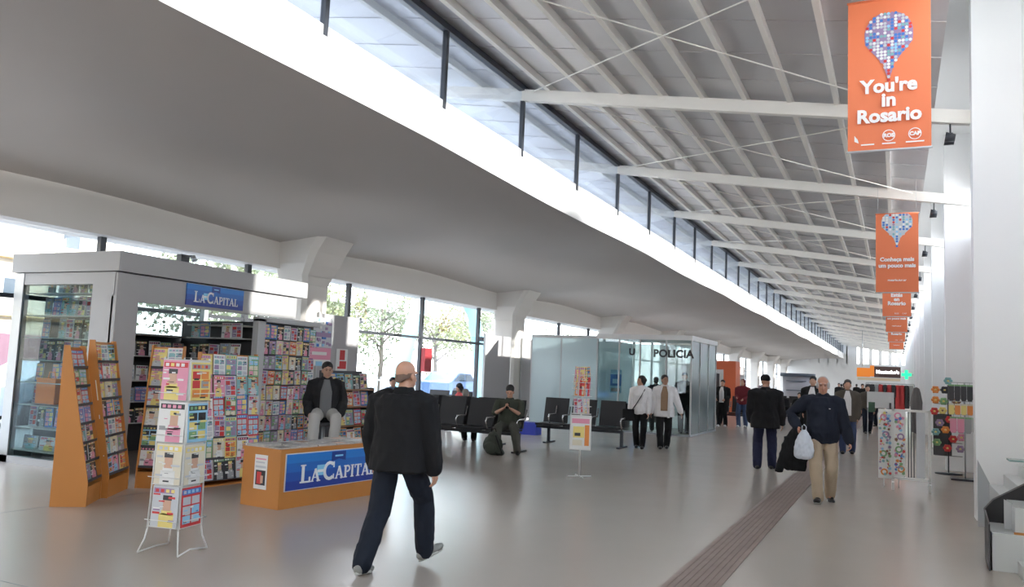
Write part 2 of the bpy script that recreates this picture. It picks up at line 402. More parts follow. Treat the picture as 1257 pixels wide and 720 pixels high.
# objects behind the side glass
fill_rows((KX0+.22, KY0+.30, 0), (1,0), 1.48, [.195+.33*i for i in range(7,-1,-1)][:7], 8, .05, 'kiosk side window', 'publications behind the kiosk side glass', DULL, h=.30, adj='booklet', skip=.04)
fill_rows((KX0+.22, KY0+.26, 0), (1,0), 1.48, [.195], 4, .05, 'lowest kiosk glass shelf', 'publications behind the kiosk side glass', DULL, h=.2, adj='booklet')
ob = MB().use(mat('shopping bag orange', (.90,.22,.02), .4)); ob.box(-11.44,-11.02,KY0+.12,KY0+.27,.88,1.25); o = ob.build('carrier_bag', bevel=.01)
tag(o, 'bright orange bag on a shelf behind the kiosk side glass', 'bag')
h = MB().use(_M['shopping bag orange']).tube([(-11.3,KY0+.2,1.25),(-11.28,KY0+.2,1.34),(-11.16,KY0+.2,1.34),(-11.14,KY0+.2,1.25)], .008).build('handle'); h.parent = o
fill_rows((KX0+.52, 8.5, 0), (0,1), 2.3, [1.64, 1.22, .87, .52], 9, .08, 'kiosk back shelves', 'publications on the kiosk back shelves', DULL, h=.25, adj='booklet', skip=.15)
fill_rows((-11.25, 10.55, 0), (1,0), 1.2, [2.0, 1.64, 1.22], 5, .03, 'kiosk inner end shelves', 'publications on the kiosk inner end shelves', DULL, h=.26, adj='paperback', skip=.1)
# hanging beige garment bag inside
g = MB().use(mat('beige cloth', (.52,.46,.36), .8)); P = [(-.10,.42),(-.19,.30),(-.15,.22),(-.10,.28),(-.12,.0),(.10,.0),(.10,.28),(.16,.2),(.19,.30),(.10,.42)]
g.prism([(-9.95, 10.35+x, 1.25+z) for x, z in P], (.03,0,0)); tag(g.build('hanging_shirt', bevel=.006), 'small beige shirt hanging inside the kiosk by its right post', 'shirt')
# ---- lettering
def ribbon(mb, pts, w, d, T, closed=False):
    n = len(pts)
    for i in range(n-1):
        a, c = Vector(pts[i]), Vector(pts[i+1]); t = (c-a).normalized(); nn = Vector((-t.y, t.x))*w/2; e = t*(w*.2 if 0 < i or i < n-2 else 0)
        q = [a-nn, c-nn+(e if i < n-2 else Vector((0,0))), c+nn+(e if i < n-2 else Vector((0,0))), a+nn]
        mb.prism([(p.x, 0, p.y) for p in q], (0,-d,0), T)
def glyph(mb, ch, x, s, d, T):
    """slab-serif capitals drawn with ribbons; returns advance"""
    w = .17; sw = .07
    def R(pts, ww=w): ribbon(mb, [(x+p[0]*s, p[1]*s) for p in pts], ww*s, d, T)
    def arc(cx, cy, rx, ry, a0, a1, n=12): return [(cx+rx*cos(R_(a0+(a1-a0)*i/n)), cy+ry*sin(R_(a0+(a1-a0)*i/n))) for i in range(n+1)]
    if ch == 'L': R([(.2,0),(.2,1)]); R([(.02,.04),(.7,.04)],sw*1.3); R([(.04,.96),(.38,.96)],sw); R([(.66,.0),(.66,.3)],.1); return .76
    if ch == 'A': R([(.1,0),(.40,1)],.1); R([(.38,1),(.72,0)],.19); R([(.2,.32),(.6,.32)],sw); R([(-.02,.04),(.24,.04)],sw); R([(.54,.04),(.9,.04)],sw); return .86
    if ch == 'C': R(arc(.46,.5,.36,.44,50,310)); R([(.74,.66),(.74,.98)],.08); R([(.74,.02),(.74,.3)],.06); return .86
    if ch == 'P': R([(.2,0),(.2,1)]); R([(.04,.04),(.38,.04)],sw); R([(.04,.95),(.4,.95)],sw*1.3); R(arc(.38,.72,.24,.23,90,-90),.14); R([(.2,.49),(.4,.49)],sw); return .72
    if ch == 'I': R([(.2,0),(.2,1)]); R([(.04,.04),(.36,.04)],sw); R([(.04,.96),(.36,.96)],sw); return .44
    if ch == 'T': R([(.38,0),(.38,1)]); R([(.2,.04),(.56,.04)],sw); R([(.02,.95),(.74,.95)],sw*1.3); R([(.05,.72),(.05,.98)],.07); R([(.71,.72),(.71,.98)],.07); return .78
def la_capital(root, T, W, H, grad=True):
    """sign board in local frame T: x along, z up, -y outwards; W x H"""
    def add(mb, name, m=None): o = mb.build(name, m); o.parent = root; o.matrix_parent_inverse = root.matrix_world.inverted(); return o
    bands = [(.02,.05,.30),(.02,.09,.40),(.02,.14,.50),(.02,.20,.60)]
    mb = MB()
    for i, c in enumerate(bands):
        mb.use(mat('sign print band '+'abcd'[i], c, .35)).box(0, W, -.02, 0, H*i/4, H*(i+1)/4, T)
    add(mb, 'sign_board')
    L = MB().use(signw); s = H*.46; x = W*.17; z0 = H*.17
    T2 = T @ Matrix.Translation((0,-.02,z0)); tot = (.76*1.12+.86*.8+.22+.86*1.15+(.86+.72+.44+.78+.86+.76)*.8)*s
    k = (W*.78)/tot; sx = Matrix.Diagonal((k,1,1,1)); T3 = T2 @ Matrix.Translation((W*.12,0,0)) @ sx; x = 0
    x += glyph(L, 'L', x, s*1.12, .006, T3)*s*1.12; x += glyph(L, 'A', x, s*.8, .006, T3)*s*.8; xm = x; x += .22*s
    x += glyph(L, 'C', x, s*1.15, .006, T3)*s*1.15
    for c in 'APITAL': x += glyph(L, c, x, s*.8, .006, T3)*s*.8
    add(L, 'lettering')
    E = MB().use(sky); E.box(xm-.25*s, xm+.35*s, -.004, 0, .35*s, 1.0*s, T3); E.use(signw).box(xm-.22*s, xm+.3*s, -.006, 0, .55*s, .72*s, T3); add(E, 'emblem')
    E = MB().use(navy); E.prism([(W*.42,-.021,H*.98),(W*.42,-.021,H*.70),(W*.49,-.021,H*.76),(W*.56,-.021,H*.70),(W*.56,-.021,H*.98)], (0,-.004,0), T)
    E.use(sky).box(W*.45,W*.53,-.028,-.024,H*.83,H*.88,T); add(E, 'ribbon_badge')
bpy.context.view_layer.update(); T = facing((KX1-.05, 9.08, 2.44), (0,1)); la_capital(K, T, 1.2, .33)
# things at the wing: rows of magazines, posters
fill_rows((-9.85, 10.84, 0), (0,1), 1.4, [.18+.262*i for i in range(7,-1,-1)], 8, 0, 'kiosk wing display', 'magazines on the kiosk wing display', rnd=random.Random(3), h=.25)
def poster(name, label, M, w, h, blocks, base='white', t=.006):
    b = MB().use(pm(base)); b.box(0,w,-t,0,0,h)
    k = 0
    for x0,x1,z0,z1,c in blocks: k += 1; b.use(pm(c)).box(x0*w,x1*w,-t-.0008*k-.001,-t,z0*h,z1*h)
    o = b.build(name); o.matrix_world = M; return tag(o, label, 'poster')
rp = random.Random(8)
dots = [(x:=rp.uniform(0,.85), x+.12, z:=rp.uniform(0,.9), z+.09, rp.choice(['purple','sky blue','blue','white','purple'])) for _ in range(26)]
poster('poster', 'flowered lilac poster with dark lettering above the pink sign', facing((-9.84,12.18,1.93),(0,1)), .56, .56, [(0,1,0,1,'silver')]+dots+[(.1,.9,.35,.5,'purple')])
poster('poster', 'bright pink sign with a white text line below the lilac poster', facing((-9.83,12.10,1.58),(0,1)), .62, .34, [(0,1,.35,1,'pink'),(.1,.8,.6,.78,'white'),(.3,.6,.0,.25,'sky blue')])
# low magazine shelf by the column
S = thing('magazine_shelf', 'low open shelf of magazines beside the pink sign, with brown boards', 'shelf', (-9.4,13.1,0))
def sb(mb, name, m): o = mb.build(name, m); o.parent = S; o.matrix_parent_inverse = Matrix.Translation((9.4,-13.1,0)); return o
sb(MB().box(-9.85,-9.80,12.45,13.75,0,1.5), 'back_panel', darkshelf)
for z in (.1,.46,.82,1.15): sb(MB().box(-9.80,-9.5,12.45,13.75,z-.02,z), 'shelf', mat('brown shelf edge', (.33,.17,.09), .5))
for y in (12.43,13.75): sb(MB().box(-9.85,-9.5,y,y+.02,0,1.18), 'side_panel', darkshelf)
fill_rows((-9.52, 12.48, 0), (0,1), 1.25, [1.16,.83,.47,.11], 5, .12, 'low shelf beside pink sign', 'magazines on the low shelf', rnd=random.Random(11), h=.30)
# ---- orange wedge racks
def wedge(name, label, A, B, depth, H, foot=.2, topd=.06, rows=6, cols=2, pool=None, sidelabel=None):
    """display face foot line from A to B, facing right of A->B reversed; vertical back `depth` behind"""
    A = Vector((*A,0)); B = Vector((*B,0)); L = (B-A).length; x = (B-A).normalized(); y = Vector((0,0,1)).cross(x)   # y points behind the face
    t = thing(name, label, 'display stand', A); M = Matrix((x,y,Vector((0,0,1)))).transposed().to_4x4(); t.matrix_world = Matrix.Translation(A) @ M
    for i, xx in enumerate((0, L-.02)):
        MB().prism([(xx,0,0),(xx,depth,0),(xx,depth,H),(xx,depth-topd,H),(xx,0,foot+.05)], (.02,0,0)).build('side_panel', orange, t)
    MB().box(.02,L-.02,.01,depth,0,foot).build('base_box', orange, t)
    MB().prism([(.02,depth-.015,foot),(.02,depth-.001,foot),(.02,depth-.001,H-.02),(.02,depth-.015,H-.02)], (L-.04,0,0)).build('back_panel', orange, t)
    tl = math.atan2(depth-topd, H-foot)
    for i in range(rows):
        z = foot+.05+(H-foot-.1)*i/rows; yy = (depth-topd)*(z-foot)/(H-foot)
        MB().box(.02,L-.02,yy,yy+.05,z,z+.006).box(.02,L-.02,yy-.004,yy,z,z+.03).build('ledge', greyd, t)
    hh = (H-foot-.1)/rows
    fill_rows(A + y*.02, x, L, [foot+.06+hh*i for i in range(rows-1,-1,-1)], cols, tl, sidelabel or 'orange rack', 'magazines on the orange racks', pool, random.Random(rows*7+int(L*100)), h=hh*1.1, gap=1.0)
    return t
wedge('magazine_rack', 'tall wedge-shaped orange magazine rack nearest the left edge of the photo', (-7.87,6.16), (-8.2,6.60), .36, 1.72, rows=7, cols=2, sidelabel='leftmost orange wedge rack')
wedge('magazine_rack', 'second orange wedge rack directly behind the leftmost one', (-8.17,6.66), (-8.58,7.28), .34, 1.80, rows=7, cols=3, sidelabel='second orange wedge rack')
wedge('magazine_rack', 'slim orange-sided rack with black clip, left of the white wire tower', (-8.56,7.36), (-8.20,7.56), .26, 1.78, rows=6, cols=2, pool=PALE, sidelabel='slim orange-sided rack')
wedge('magazine_rack', 'wide low rack of magazines in front of the kiosk opening', (-7.98,7.86), (-7.88,8.80), .24, 1.72, foot=.02, rows=6, cols=5, sidelabel='wide kiosk-front rack')
# ---- white wire tower
wire = mat('white enamelled wire', (.72,.72,.70), .35)
TW = thing('magazine_tower', 'free-standing white wire magazine tower on splayed wire feet in front of kiosk', 'display stand', (-5.575,5.24,0), R_(10))
s = .145
for sx, sy in ((-1,-1),(1,-1),(1,1),(-1,1)):
    MB().tube([(sx*s*1.05,sy*s*1.05,.2),(sx*s*.88,sy*s*.88,1.64)], .007).build('post', wire, TW)
    MB().tube([(sx*s*1.0,sy*s*1.0,.26),(sx*s*1.12,sy*s*1.12,.12),(sx*s*1.35,sy*s*1.35,.01)], .007).build('foot', wire, TW)
for sx in (-1,1): MB().tube([(sx*s*1.35,-s*1.35,.01),(sx*s*1.15,0,.03),(sx*s*1.35,s*1.35,.01)], .007).build('foot_rail', wire, TW)
for i in range(5):
    z = .22+.35*i; k = s*(1.05-.03*i); MB().tube([(-k,-k,z),(k,-k,z),(k,k,z),(-k,k,z),(-k,-k,z)], .005, n=6).build('hoop', wire, TW)
MB().prism([(-s*.9,-s*.9,.22),(s*.9,-s*.9,.22),(s*.9,s*.9,.22),(-s*.9,s*.9,.22)], (0,0,1.4)).build('core_panel', wire, TW)
TM = Matrix.Translation((-5.575,5.24,0)) @ Matrix.Rotation(R_(10),4,'Z')
bpy.context.view_layer.update()
lf = [('pink','strip of pink and white text pages'),('white','white page with yellow and red blocks'),('cream','cream leaflet with green and blue blocks'),('silver','grey leaflet with black bars'),('orange','orange booklet')]
for i in range(4):
    z = 1.28-.352*i
    d = [x for x in DESIGN if x[0][0] == ('pink','white','cream','silver')[i]][i%2]
    place_mag(d, TM @ facing((0,-s*1.06,z),(1,0),.03), f'{d[0][0]} leaflet in {ORD[i]} pocket on the left face of the white wire tower', 'leaflets in the white wire tower', (1.25,1.22), 'leaflet', 'leaflet')
    c = ('yellow','sky blue','cream','red')[i]; d = [x for x in DESIGN if x[0][0] == c][i%2]
    place_mag(d, TM @ facing((s*1.06,0,z),(0,1),.04), f'large {d[0][0]} comic in {ORD[i]} pocket on the right face of the white wire tower', 'comics in the white wire tower', (1.3,1.18), 'comic', 'comic')
    MB().tube([(-s*1.05,-s*1.35,z+.06),(s*1.05,-s*1.35,z+.06)], .004, n=6).tube([(s*1.35,-s,z+.06),(s*1.35,s,z+.06)], .004, n=6).build('pocket_wire', wire, TW)
# ---- orange counter with banner and newspapers
CT = thing('newspaper_counter', 'low orange counter with blue banner, newspapers on its top', 'counter', (0,0,0))
Cd = (Vector((-6.04,8.87,0))-Vector((-6.20,7.26,0))).normalized(); T = facing((-6.20,7.26,0), Cd)
CT.matrix_world = T; bpy.context.view_layer.update()
MB().box(0,1.95,0,.60,0,.62).build('cabinet', orange, CT, bevel=.004)
MB().box(-.01,1.96,-.01,.61,.62,.66).build('worktop', orange, CT, bevel=.004)
la_capital(CT, T @ Matrix.Translation((.08,0,.20)), 1.70, .40)
nt_ = mat('banner white rim', (.75,.76,.80), .4); MB().box(.07,1.79,-.012,0,.19,.61).build('banner_rim', nt_, CT)
pb = poster('poster', 'small white notice with a dark picture on the end of the orange counter', T @ facing((-.001,.40,.20),(0,-1)), .20, .38, [(.08,.92,.62,.68,'silver'),(.1,.8,.76,.80,'silver'),(.1,.9,.86,.9,'pink'),(.15,.9,.12,.55,'black'),(.25,.6,.15,.5,'red'),(.55,.75,.18,.4,'skin')])
news = mat('newsprint', (.60,.59,.56), .8, var=.3, vscale=14)
rn = random.Random(4)
for i in range(11):
    c, r = i % 6, i // 6
    x = .17+.30*c+rn.uniform(-.02,.02); y = .16+.29*r; hh = rn.choice([.012,.018,.03])
    b = MB().use(news); b.box(-.14,.14,-.13,.13,0,hh); b.use(pm(rn.choice(['silver','white','grey','cream']))).box(-.13,.13,.07,.12,hh,hh+.001)
    b.use(pm('black')).box(-.12,.1,.075,.1,hh+.001,hh+.0016); b.use(pm(rn.choice(['grey','brown','skin','black']))).box(-.1,.04,-.1,.03,hh,hh+.0012); b.use(pm('grey'))
    for k in range(4): b.box(.05,.12,-.1+.035*k,-.08+.035*k,hh,hh+.0008)
    o = b.build('newspaper'); o.matrix_world = T @ Matrix.Translation((x,y,.661)) @ Matrix.Rotation(rn.uniform(-.12,.12),4,'Z')
    tag(o, f'folded newspaper, {NTH[c]} from the left in the {"front" if r==0 else "back"} row on the orange counter', 'newspaper', 'newspapers on the orange counter')
# ------------------------------------------------------------------ outside, seen through the left windows
pave = mat('outdoor pavement', (.42,.41,.39), .8, var=.15, vscale=.6); asphalt = mat('asphalt', (.16,.16,.17), .8)
struct(MB().box(-24, XW-.05, -40, 150, -.3, -.05).build('ground_1', pave)); struct(MB().box(-36, -24, -40, 150, -.3, -.12).build('ground_2', asphalt)); struct(MB().box(-90, -36, -60, 190, -.3, -.02).build('ground_3', pave))
leafm = mat('leaf green', (.13,.17,.10), .7, var=.4, vscale=1.5, col2=(.24,.26,.13)); leafy = mat('leaf yellow green', (.34,.33,.13), .7, var=.4, vscale=1.2, col2=(.20,.24,.12)); barkm = mat('bark', (.20,.16,.12), .9)
def tree(x, y, h, r, label, seed, lm, n=2600, trunk=.16):
    rnd = random.Random(seed); t = thing('tree', label, 'tree', (x,y,-.05), group='trees outside the windows')
    b = MB(); b.tube([(0,0,0),(.1,.05,h*.25),(-.05,.1,h*.5),(0,0,h*.8)], [trunk,trunk*.8,trunk*.6,.03])
    ends = []
    for i in range(9):
        a = rnd.uniform(0,6.28); z0 = h*rnd.uniform(.3,.6); e = Vector((cos(a)*r*rnd.uniform(.5,.8), sin(a)*r*rnd.uniform(.5,.8), z0+h*rnd.uniform(.12,.3))); ends.append(e)
        b.tube([(0,0,z0), e*.5+Vector((0,0,z0*.5+.1)), e], [trunk*.4,trunk*.25,.015], n=6)
    b.build('trunk', barkm, t)
    f = MB(); cs = [Vector((rnd.gauss(0,.5)*r*.7, rnd.gauss(0,.5)*r*.7, h*.66+rnd.gauss(0,.5)*h*.24)) for _ in range(20)]+ends
    for i in range(n):
        c = rnd.choice(cs); p = c+Vector((rnd.gauss(0,1),rnd.gauss(0,1),rnd.gauss(0,1)))*r*.20; s = rnd.uniform(.07,.15)
        u = Vector((rnd.gauss(0,1),rnd.gauss(0,1),rnd.gauss(0,1))).normalized(); w = u.orthogonal().normalized()*s; u = u*s*.8
        f.face([p-u,p+w*.6,p+u,p-w*.6])
    f.build('foliage', lm, t)
TR = [(-27,39.5,7.4,2.6,'tall leafy tree beyond the window left of the blue arch',leafm),(-27.5,46.5,6.4,2.8,'yellow-green tree seen between the legs of the blue arch',leafy),
      (-25,24.2,7.2,2.4,'bluish green tree seen over the kiosk roof, left one',leafm),(-26,28.4,6.8,2.4,'green tree seen over the middle of the kiosk roof',leafm),(-26.5,33.8,6.4,1.9,'yellowish tree seen over the right end of the kiosk roof',leafy),
      (-29,56,7,3,'tree outside the windows behind the frosted screen',leafm),(-29,72,7,3,'tree outside the far windows, nearer one',leafm),(-29,92,7,3.2,'tree outside the far windows, farthest one',leafm)]
for i, (x,y,h,r,l,m) in enumerate(TR): tree(x,y,h,r,l,i+1,m)
arch = MB(); pts = []
for i in range(25):
    a = pi*i/24; pts.append((-20, 34.9-4.0*cos(a)*(1-.12*sin(a)), -.1+6.0*sin(a)**.8))
arch.tube(pts, [.26+.10*abs(cos(pi*i/24)) for i in range(25)], n=14)
tag(arch.build('arch', mat('pale cyan paint', (.36,.72,.76), .5)), 'tall pale cyan arch standing outside the window', 'arch')
# white fence outside
fw = mat('fence white', (.7,.7,.68), .6); F = thing('fence', 'white picket fence outside beyond the blue arch', 'fence', (-23.5,34,-.05))
for i in range(60): MB().box(-.02,.02,-10+i*.33,-10+i*.33+.07,0,1.1).build('picket', fw, F)
for z in (.3,.9): MB().box(.02,.05,-10,10,z,z+.08).build('rail', fw, F)
def car(loc, rot, col, label, van=False):
    t = thing('van' if van else 'car', label, 'van' if van else 'car', loc, rot); pm_ = mat('car paint '+label[:9], col, .3, coat=.5); gl = mat('car window', (.05,.07,.09), .1); ty = mat('tyre', (.02,.02,.02), .8)
    if van: P = [(-2.4,.35),(2.3,.35),(2.4,.9),(1.9,1.15),(1.3,2.1),(-2.3,2.1),(-2.4,1.9)]
    else: P = [(-2.1,.3),(2.1,.3),(2.15,.75),(1.3,.92),(.6,1.42),(-.9,1.45),(-1.7,.98),(-2.12,.9)]
    MB().prism([(x,-.85,z) for x,z in P], (0,1.7,0)).build('body', pm_, t, bevel=.06)
    if van: W = [[(-.2,1.2),(.9,1.2),(.8,1.9),(-.2,1.9)],[(1.0,1.2),(1.75,1.2),(1.3,1.9),(.95,1.9)]]
    else: W = [[(-1.5,.98),(-.2,.98),(-.2,1.36),(-.85,1.36)],[(-.1,.98),(1.05,.98),(.55,1.34),(-.1,1.36)]]
    for w in W: MB().prism([(x,-.87,z) for x,z in w], (0,1.74,0)).build('window_pane', gl, t)
    for sx in (-1.35,1.35):
        for sy in (-.78,.78): MB().cyl((sx,sy-.1,.32),(sx,sy+.1,.32),.32,n=18).build('wheel', ty, t)
car((-22.2,39.6,-.05), R_(93), (.10,.18,.34), 'blue car parked outside the window beyond the arch')
car((-22.4,45.6,-.05), R_(90), (.45,.47,.50), 'silver car parked outside between the columns and the fence')
car((-21.5,15.0,-.05), R_(88), (.42,.22,.24), 'dull pink van parked outside at the left edge of the photo', True)
car((-17.8,13.2,-.05), R_(88), (.55,.60,.68), 'pale blue car parked outside below the pink van')
bw = mat('rendered facade', (.62,.55,.44), .8); bt = mat('facade band', (.45,.33,.16), .8)
B = thing('apartment_building', 'pale ochre apartment block seen over the left end of the kiosk roof', 'building', (-42,24,-.05))
MB().box(-8,0,-14,10,0,10.4).build('wall', bw, B)
for z in (3.4,6.4,9.2): MB().box(0,.9,-14,9,z,z+.18).build('balcony_slab', bt, B); MB().box(.84,.9,-14,9,z+.18,z+.95).build('balcony_wall', bw, B)
for j in range(3):
    for i in range(7):
        wf = MB().box(0,.04,-12.8+i*3.1,-11.5+i*3.1,1.0+3*j,2.5+3*j).build('window', fw, B); p = MB().box(.04,.06,-12.65+i*3.1,-11.65+i*3.1,1.1+3*j,2.4+3*j).build('pane', _M['car window'], wf)
MB().prism([(-8.3,-14.3,10.4),(.3,-14.3,10.4),(-4,-14.3,12)], (0,24.6,0)).build('roof', mat('roof slate', (.2,.24,.3), .7), B)
refl_block = thing('apartment_building', 'unseen long pale block added outside to darken the kiosk glass reflection', 'building', (-46,-22,-.05))  # out-of-view block added so the kiosk glass mirrors less bright sky
MB().box(-8,0,-22,22,0,13).build('wall', bw, refl_block)
for j in range(4):
    for i in range(12): MB().box(0,.05,-20.5+i*3.5,-18.7+i*3.5,1.0+3*j,2.5+3*j).build('window', _M['car window'], refl_block)
for z in (3.4,6.4,9.4,12.6): MB().box(0,.8,-22,22,z,z+.2).build('balcony_slab', bt, refl_block)
# things fixed to the window mullions
rb = MB(); rb.box(-12.33,-12.2,20.12,20.5,1.5,2.18); rb.use(mat('fire red', (.42,.03,.04), .4)); o = rb.build('hose_cabinet', _M['fire red'], bevel=.01); tag(o, 'red box fixed to the window mullion above the bald man', 'cabinet')
for y, z, l in ((11.2,3.5,'small black box under the window beam over the kiosk roof'),(16.6,2.72,'small dark bracket lamp on the mullion right of the kiosk'),(23.7,2.62,'small dark bracket lamp on the mullion by the grey panel')):
    t = thing('mullion_lamp', l, 'lamp', (-12.2,y,z)); MB().box(-.1,.02,-.1,.1,-.07,.07).build('housing', darkm, t, bevel=.01); MB().box(0,.22,-.05,.05,.02,.05).build('bracket', darkm, t); MB().cyl((.2,0,.03),(.26,0,-.05),.05).build('lens', alu, t)
# ------------------------------------------------------------------ grey panels at the columns
gp = mat('grey fabric panel', (.44,.43,.44), .7)
def panel(y0, y1, label, x=-11.47):
    t = thing('partition_panel', label, 'panel', (x,(y0+y1)/2,0)); d = (y1-y0)/2
    MB().box(-.03,.03,-d,d,.05,2.72).build('board', gp, t, bevel=.005)
    for s in (-1,1): MB().box(-.035,.035,s*d-.015,s*d+.015,0,2.74).build('edge_post', greyl, t)
panel(14.35,15.8,'grey panel by the column right of the kiosk, with a red poster')
panel(22.4,24.2,'wide grey panel covering the left of the second column'); panel(25.15,26.15,'narrow grey panel to the right of the second column')
poster('poster', 'white poster with a red shape on the grey panel behind the seller', facing((-11.43,15.0,1.47),(0,1)), .42, .50, [(.3,.75,.5,.95,'red'),(.15,.9,.1,.45,'red'),(.1,.3,.2,.5,'white')])
for c, n in ((35.7,'third'),(46.4,'fourth'),(57.1,'fifth'),(67.8,'sixth')): panel(c-2.6,c+2.4,f'grey panel at the {n} column from the left, half hidden in the distance')
# ------------------------------------------------------------------ frosted screen and glass police office
fg = glass_mat('frosted glass', (.62,.72,.74), rough=.25, refl=.06, frost=.85)
Sx = thing('frosted_screen', 'tall frosted glass screen left of the glass police office', 'screen', (-9.2,23.6,0))
for i,(a,c) in enumerate(((-10.4,-9.42),(-9.38,-8.1))): MB().box(a+9.2,c+9.2,-.01,.01,.06,2.72).build('glass_pane', fg, Sx)
MB().box(-1.2,1.12,-.03,.03,2.72,2.80).build('top_rail', greyl, Sx); MB().box(-1.2,1.12,-.03,.03,0,.06).build('bottom_rail', greyl, Sx)
for x in (-1.2,-.2,1.1): MB().box(x-.015,x+.015,-.02,.02,0,2.8).build('post', greyl, Sx)
PO = thing('police_office', 'glass-walled office with white roof edge and POLICIA lettering', 'office', (0,0,0))
pg = glass_mat('office glass', (.90,.95,.94), refl=.04)
X0,X1,Ya,Yb = -8.05,-5.2,23.0,26.6
pw_ = mat('office white frame', (.70,.70,.70), .4)
MB().box(X0,X1,Ya,Ya+.12,2.70,2.84).build('top_rail', pw_, PO); MB().box(X1-.12,X1,Ya+.12,Yb,2.70,2.84).build('top_rail', pw_, PO); MB().box(X0,X1-.12,Ya+.12,Yb,2.76,2.80).build('roof', pw_, PO)
MB().box(X0,X1,Ya,Ya+.08,0,.05).build('bottom_rail', alu, PO); MB().box(X1-.08,X1,Ya+.08,Yb,0,.05).build('bottom_rail', alu, PO)
for x in (X0+.02,-7.35,-6.72,-5.95,X1-.03): MB().box(x-.02,x+.02,Ya+.02,Ya+.07,.05,2.7).build('post', alu if x in (X0,) else greyl, PO)
for y in (24.2,25.4,Yb-.03): MB().box(X1-.06,X1-.02,y-.02,y+.02,.05,2.7).build('post', greyl, PO)
for a,c in ((X0+.04,-7.37),(-7.33,-6.74),(-6.70,-5.97),(-5.93,X1-.05)): MB().box(a,c,Ya+.04,Ya+.05,.05,2.7).build('glass_pane', pg, PO)
sf = glass_mat('half frosted glass', (.72,.77,.78), rough=.15, refl=.10, frost=.55)
for a,c in ((Ya+.09,24.18),(24.22,25.38),(25.42,Yb-.05)): MB().box(X1-.05,X1-.04,a,c,.05,2.7).build('glass_pane', sf, PO)
MB().box(X0,X1-.1,Yb-.06,Yb,0,2.7).build('rear_partition', glass_mat('rear frosted', (.82,.88,.88), rough=.3, frost=.45), PO)
MB().box(X0,X0+.05,Ya+.1,Yb-.1,0,2.7).build('side_partition', fg, PO)
bt_ = mat('lettering black', (.02,.02,.025), .5)
text('lettering', 'POLICIA', .30, bt_, PO, (-5.74,Ya-.005,2.30), (R_(90),0,0), bold=.012, spacing=1.05)
text('lettering', 'U', .26, bt_, PO, (-6.95,Ya-.005,2.32), (R_(90),0,0), bold=.012)
bl = thing('reception_desk', 'dark desk with a blue screen inside the glass office', 'desk', (-7.1,25.2,0)); MB().box(-.7,.7,-.3,.3,.72,.76).build('top', darkshelf, bl)
for x in (-.66,.62): MB().box(x,x+.04,-.28,.28,0,.72).build('leg', darkshelf, bl)
MB().box(-.66,.66,.2,.24,.2,.72).build('modesty_panel', darkshelf, bl)
sc = thing('computer_screen', 'blue glowing screen standing on the desk in the glass office', 'screen', (-7.35,25.2,.76)); MB().box(-.28,.28,-.02,.02,.12,.48).build('housing', darkshelf, sc); MB().box(-.25,.25,-.024,-.02,.15,.45).build('display', mat('screen blue', (.05,.25,.8), .3, emit=.8), sc); MB().box(-.03,.03,-.01,.03,0,.14).box(-.1,.1,-.07,.07,0,.01).build('stand', darkshelf, sc)
poster('poster', 'narrow blue poster inside the glass office at its left end', facing((-7.98,24.2,1.1),(1,0)), .35, .7, [(0,1,.3,.8,'blue'),(.2,.7,.4,.6,'sky blue'),(.1,.9,.05,.2,'grey')], base='sky blue')
# ------------------------------------------------------------------ booths, signs further down the hall
ob_ = mat('booth orange red', (.72,.16,.06), .5); BO = thing('photo_booth', 'orange-red booth with a grey mirror recess beyond the office', 'booth', (-7.6,38.6,0))
MB().box(-.9,-.45,0,1.2,0,2.5).box(.35,.9,0,1.2,0,2.5).box(-.45,.35,0,1.2,2.1,2.5).build('body', ob_, BO); MB().box(-.45,.35,.25,.3,0,2.1).build('mirror', mat('grey mirror', (.6,.62,.62), .25, metal=.3), BO); MB().box(-.12,.12,.2,.25,.5,1.9).build('portrait_panel', darkshelf, BO)
pk = mat('dull red board', (.42,.10,.10), .5); o = MB().box(-9.0,-8.5,37.6,37.7,0,2.3).build('display_board', pk); tag(o, 'dull red upright board left of the orange-red booth', 'board')
BC = thing('information_booth', 'pale lilac booth with round corners and dark roof in the distance', 'booth', (-4.75,46,0)); pl = mat('pale lilac board', (.52,.53,.60), .5)
MB().rings([[Vector((.75*cos(a)*(abs(cos(a))**-.3 if abs(cos(a))>.01 else 1), .6*sin(a), z)) for a in [2*pi*i/20 for i in range(20)]] for z in (0,1.95)]).build('body', pl, BC)
MB().rings([[Vector((.9*cos(a), .72*sin(a), z)) for a in [2*pi*i/20 for i in range(20)]] for z in (1.95,2.12)]).build('roof', mat('slate blue', (.12,.15,.20), .5), BC); MB().box(-.5,.5,-.66,-.6,1.2,1.24).box(-.5,.5,-.66,-.6,1.7,1.73).build('ledge', _M['slate blue'], BC)
SG = thing('shop_sign', 'wide hanging shop sign, orange left part and brown right part with white name', 'sign', (0,70,0))
MB().box(-2.8,-1.85,0,.3,2.3,3.0).box(-1.85,-1.55,-.05,.3,2.35,3.2).build('orange_panel', mat('sign orange', (.85,.25,.03), .4, emit=.25), SG)
MB().box(-1.55,.32,0,.3,2.3,3.15).build('brown_panel', mat('sign brown', (.10,.05,.04), .4), SG)
text('lettering', "Mostacho's", .36, mat('sign letter lit', (1,1,1), .4, emit=1.2), SG, (-.6,-.02,2.72), (R_(90),0,0), bold=.02)
MB().box(-2.75,.3,0,.2,2.05,2.25).build('lower_strip', mat('cream strip', (.75,.62,.42), .5), SG)
for x in (-2.4,0): MB().cyl((x,.15,3.1),(x,.15,rz(x)-.1),.02).build('hanger', alu, SG)
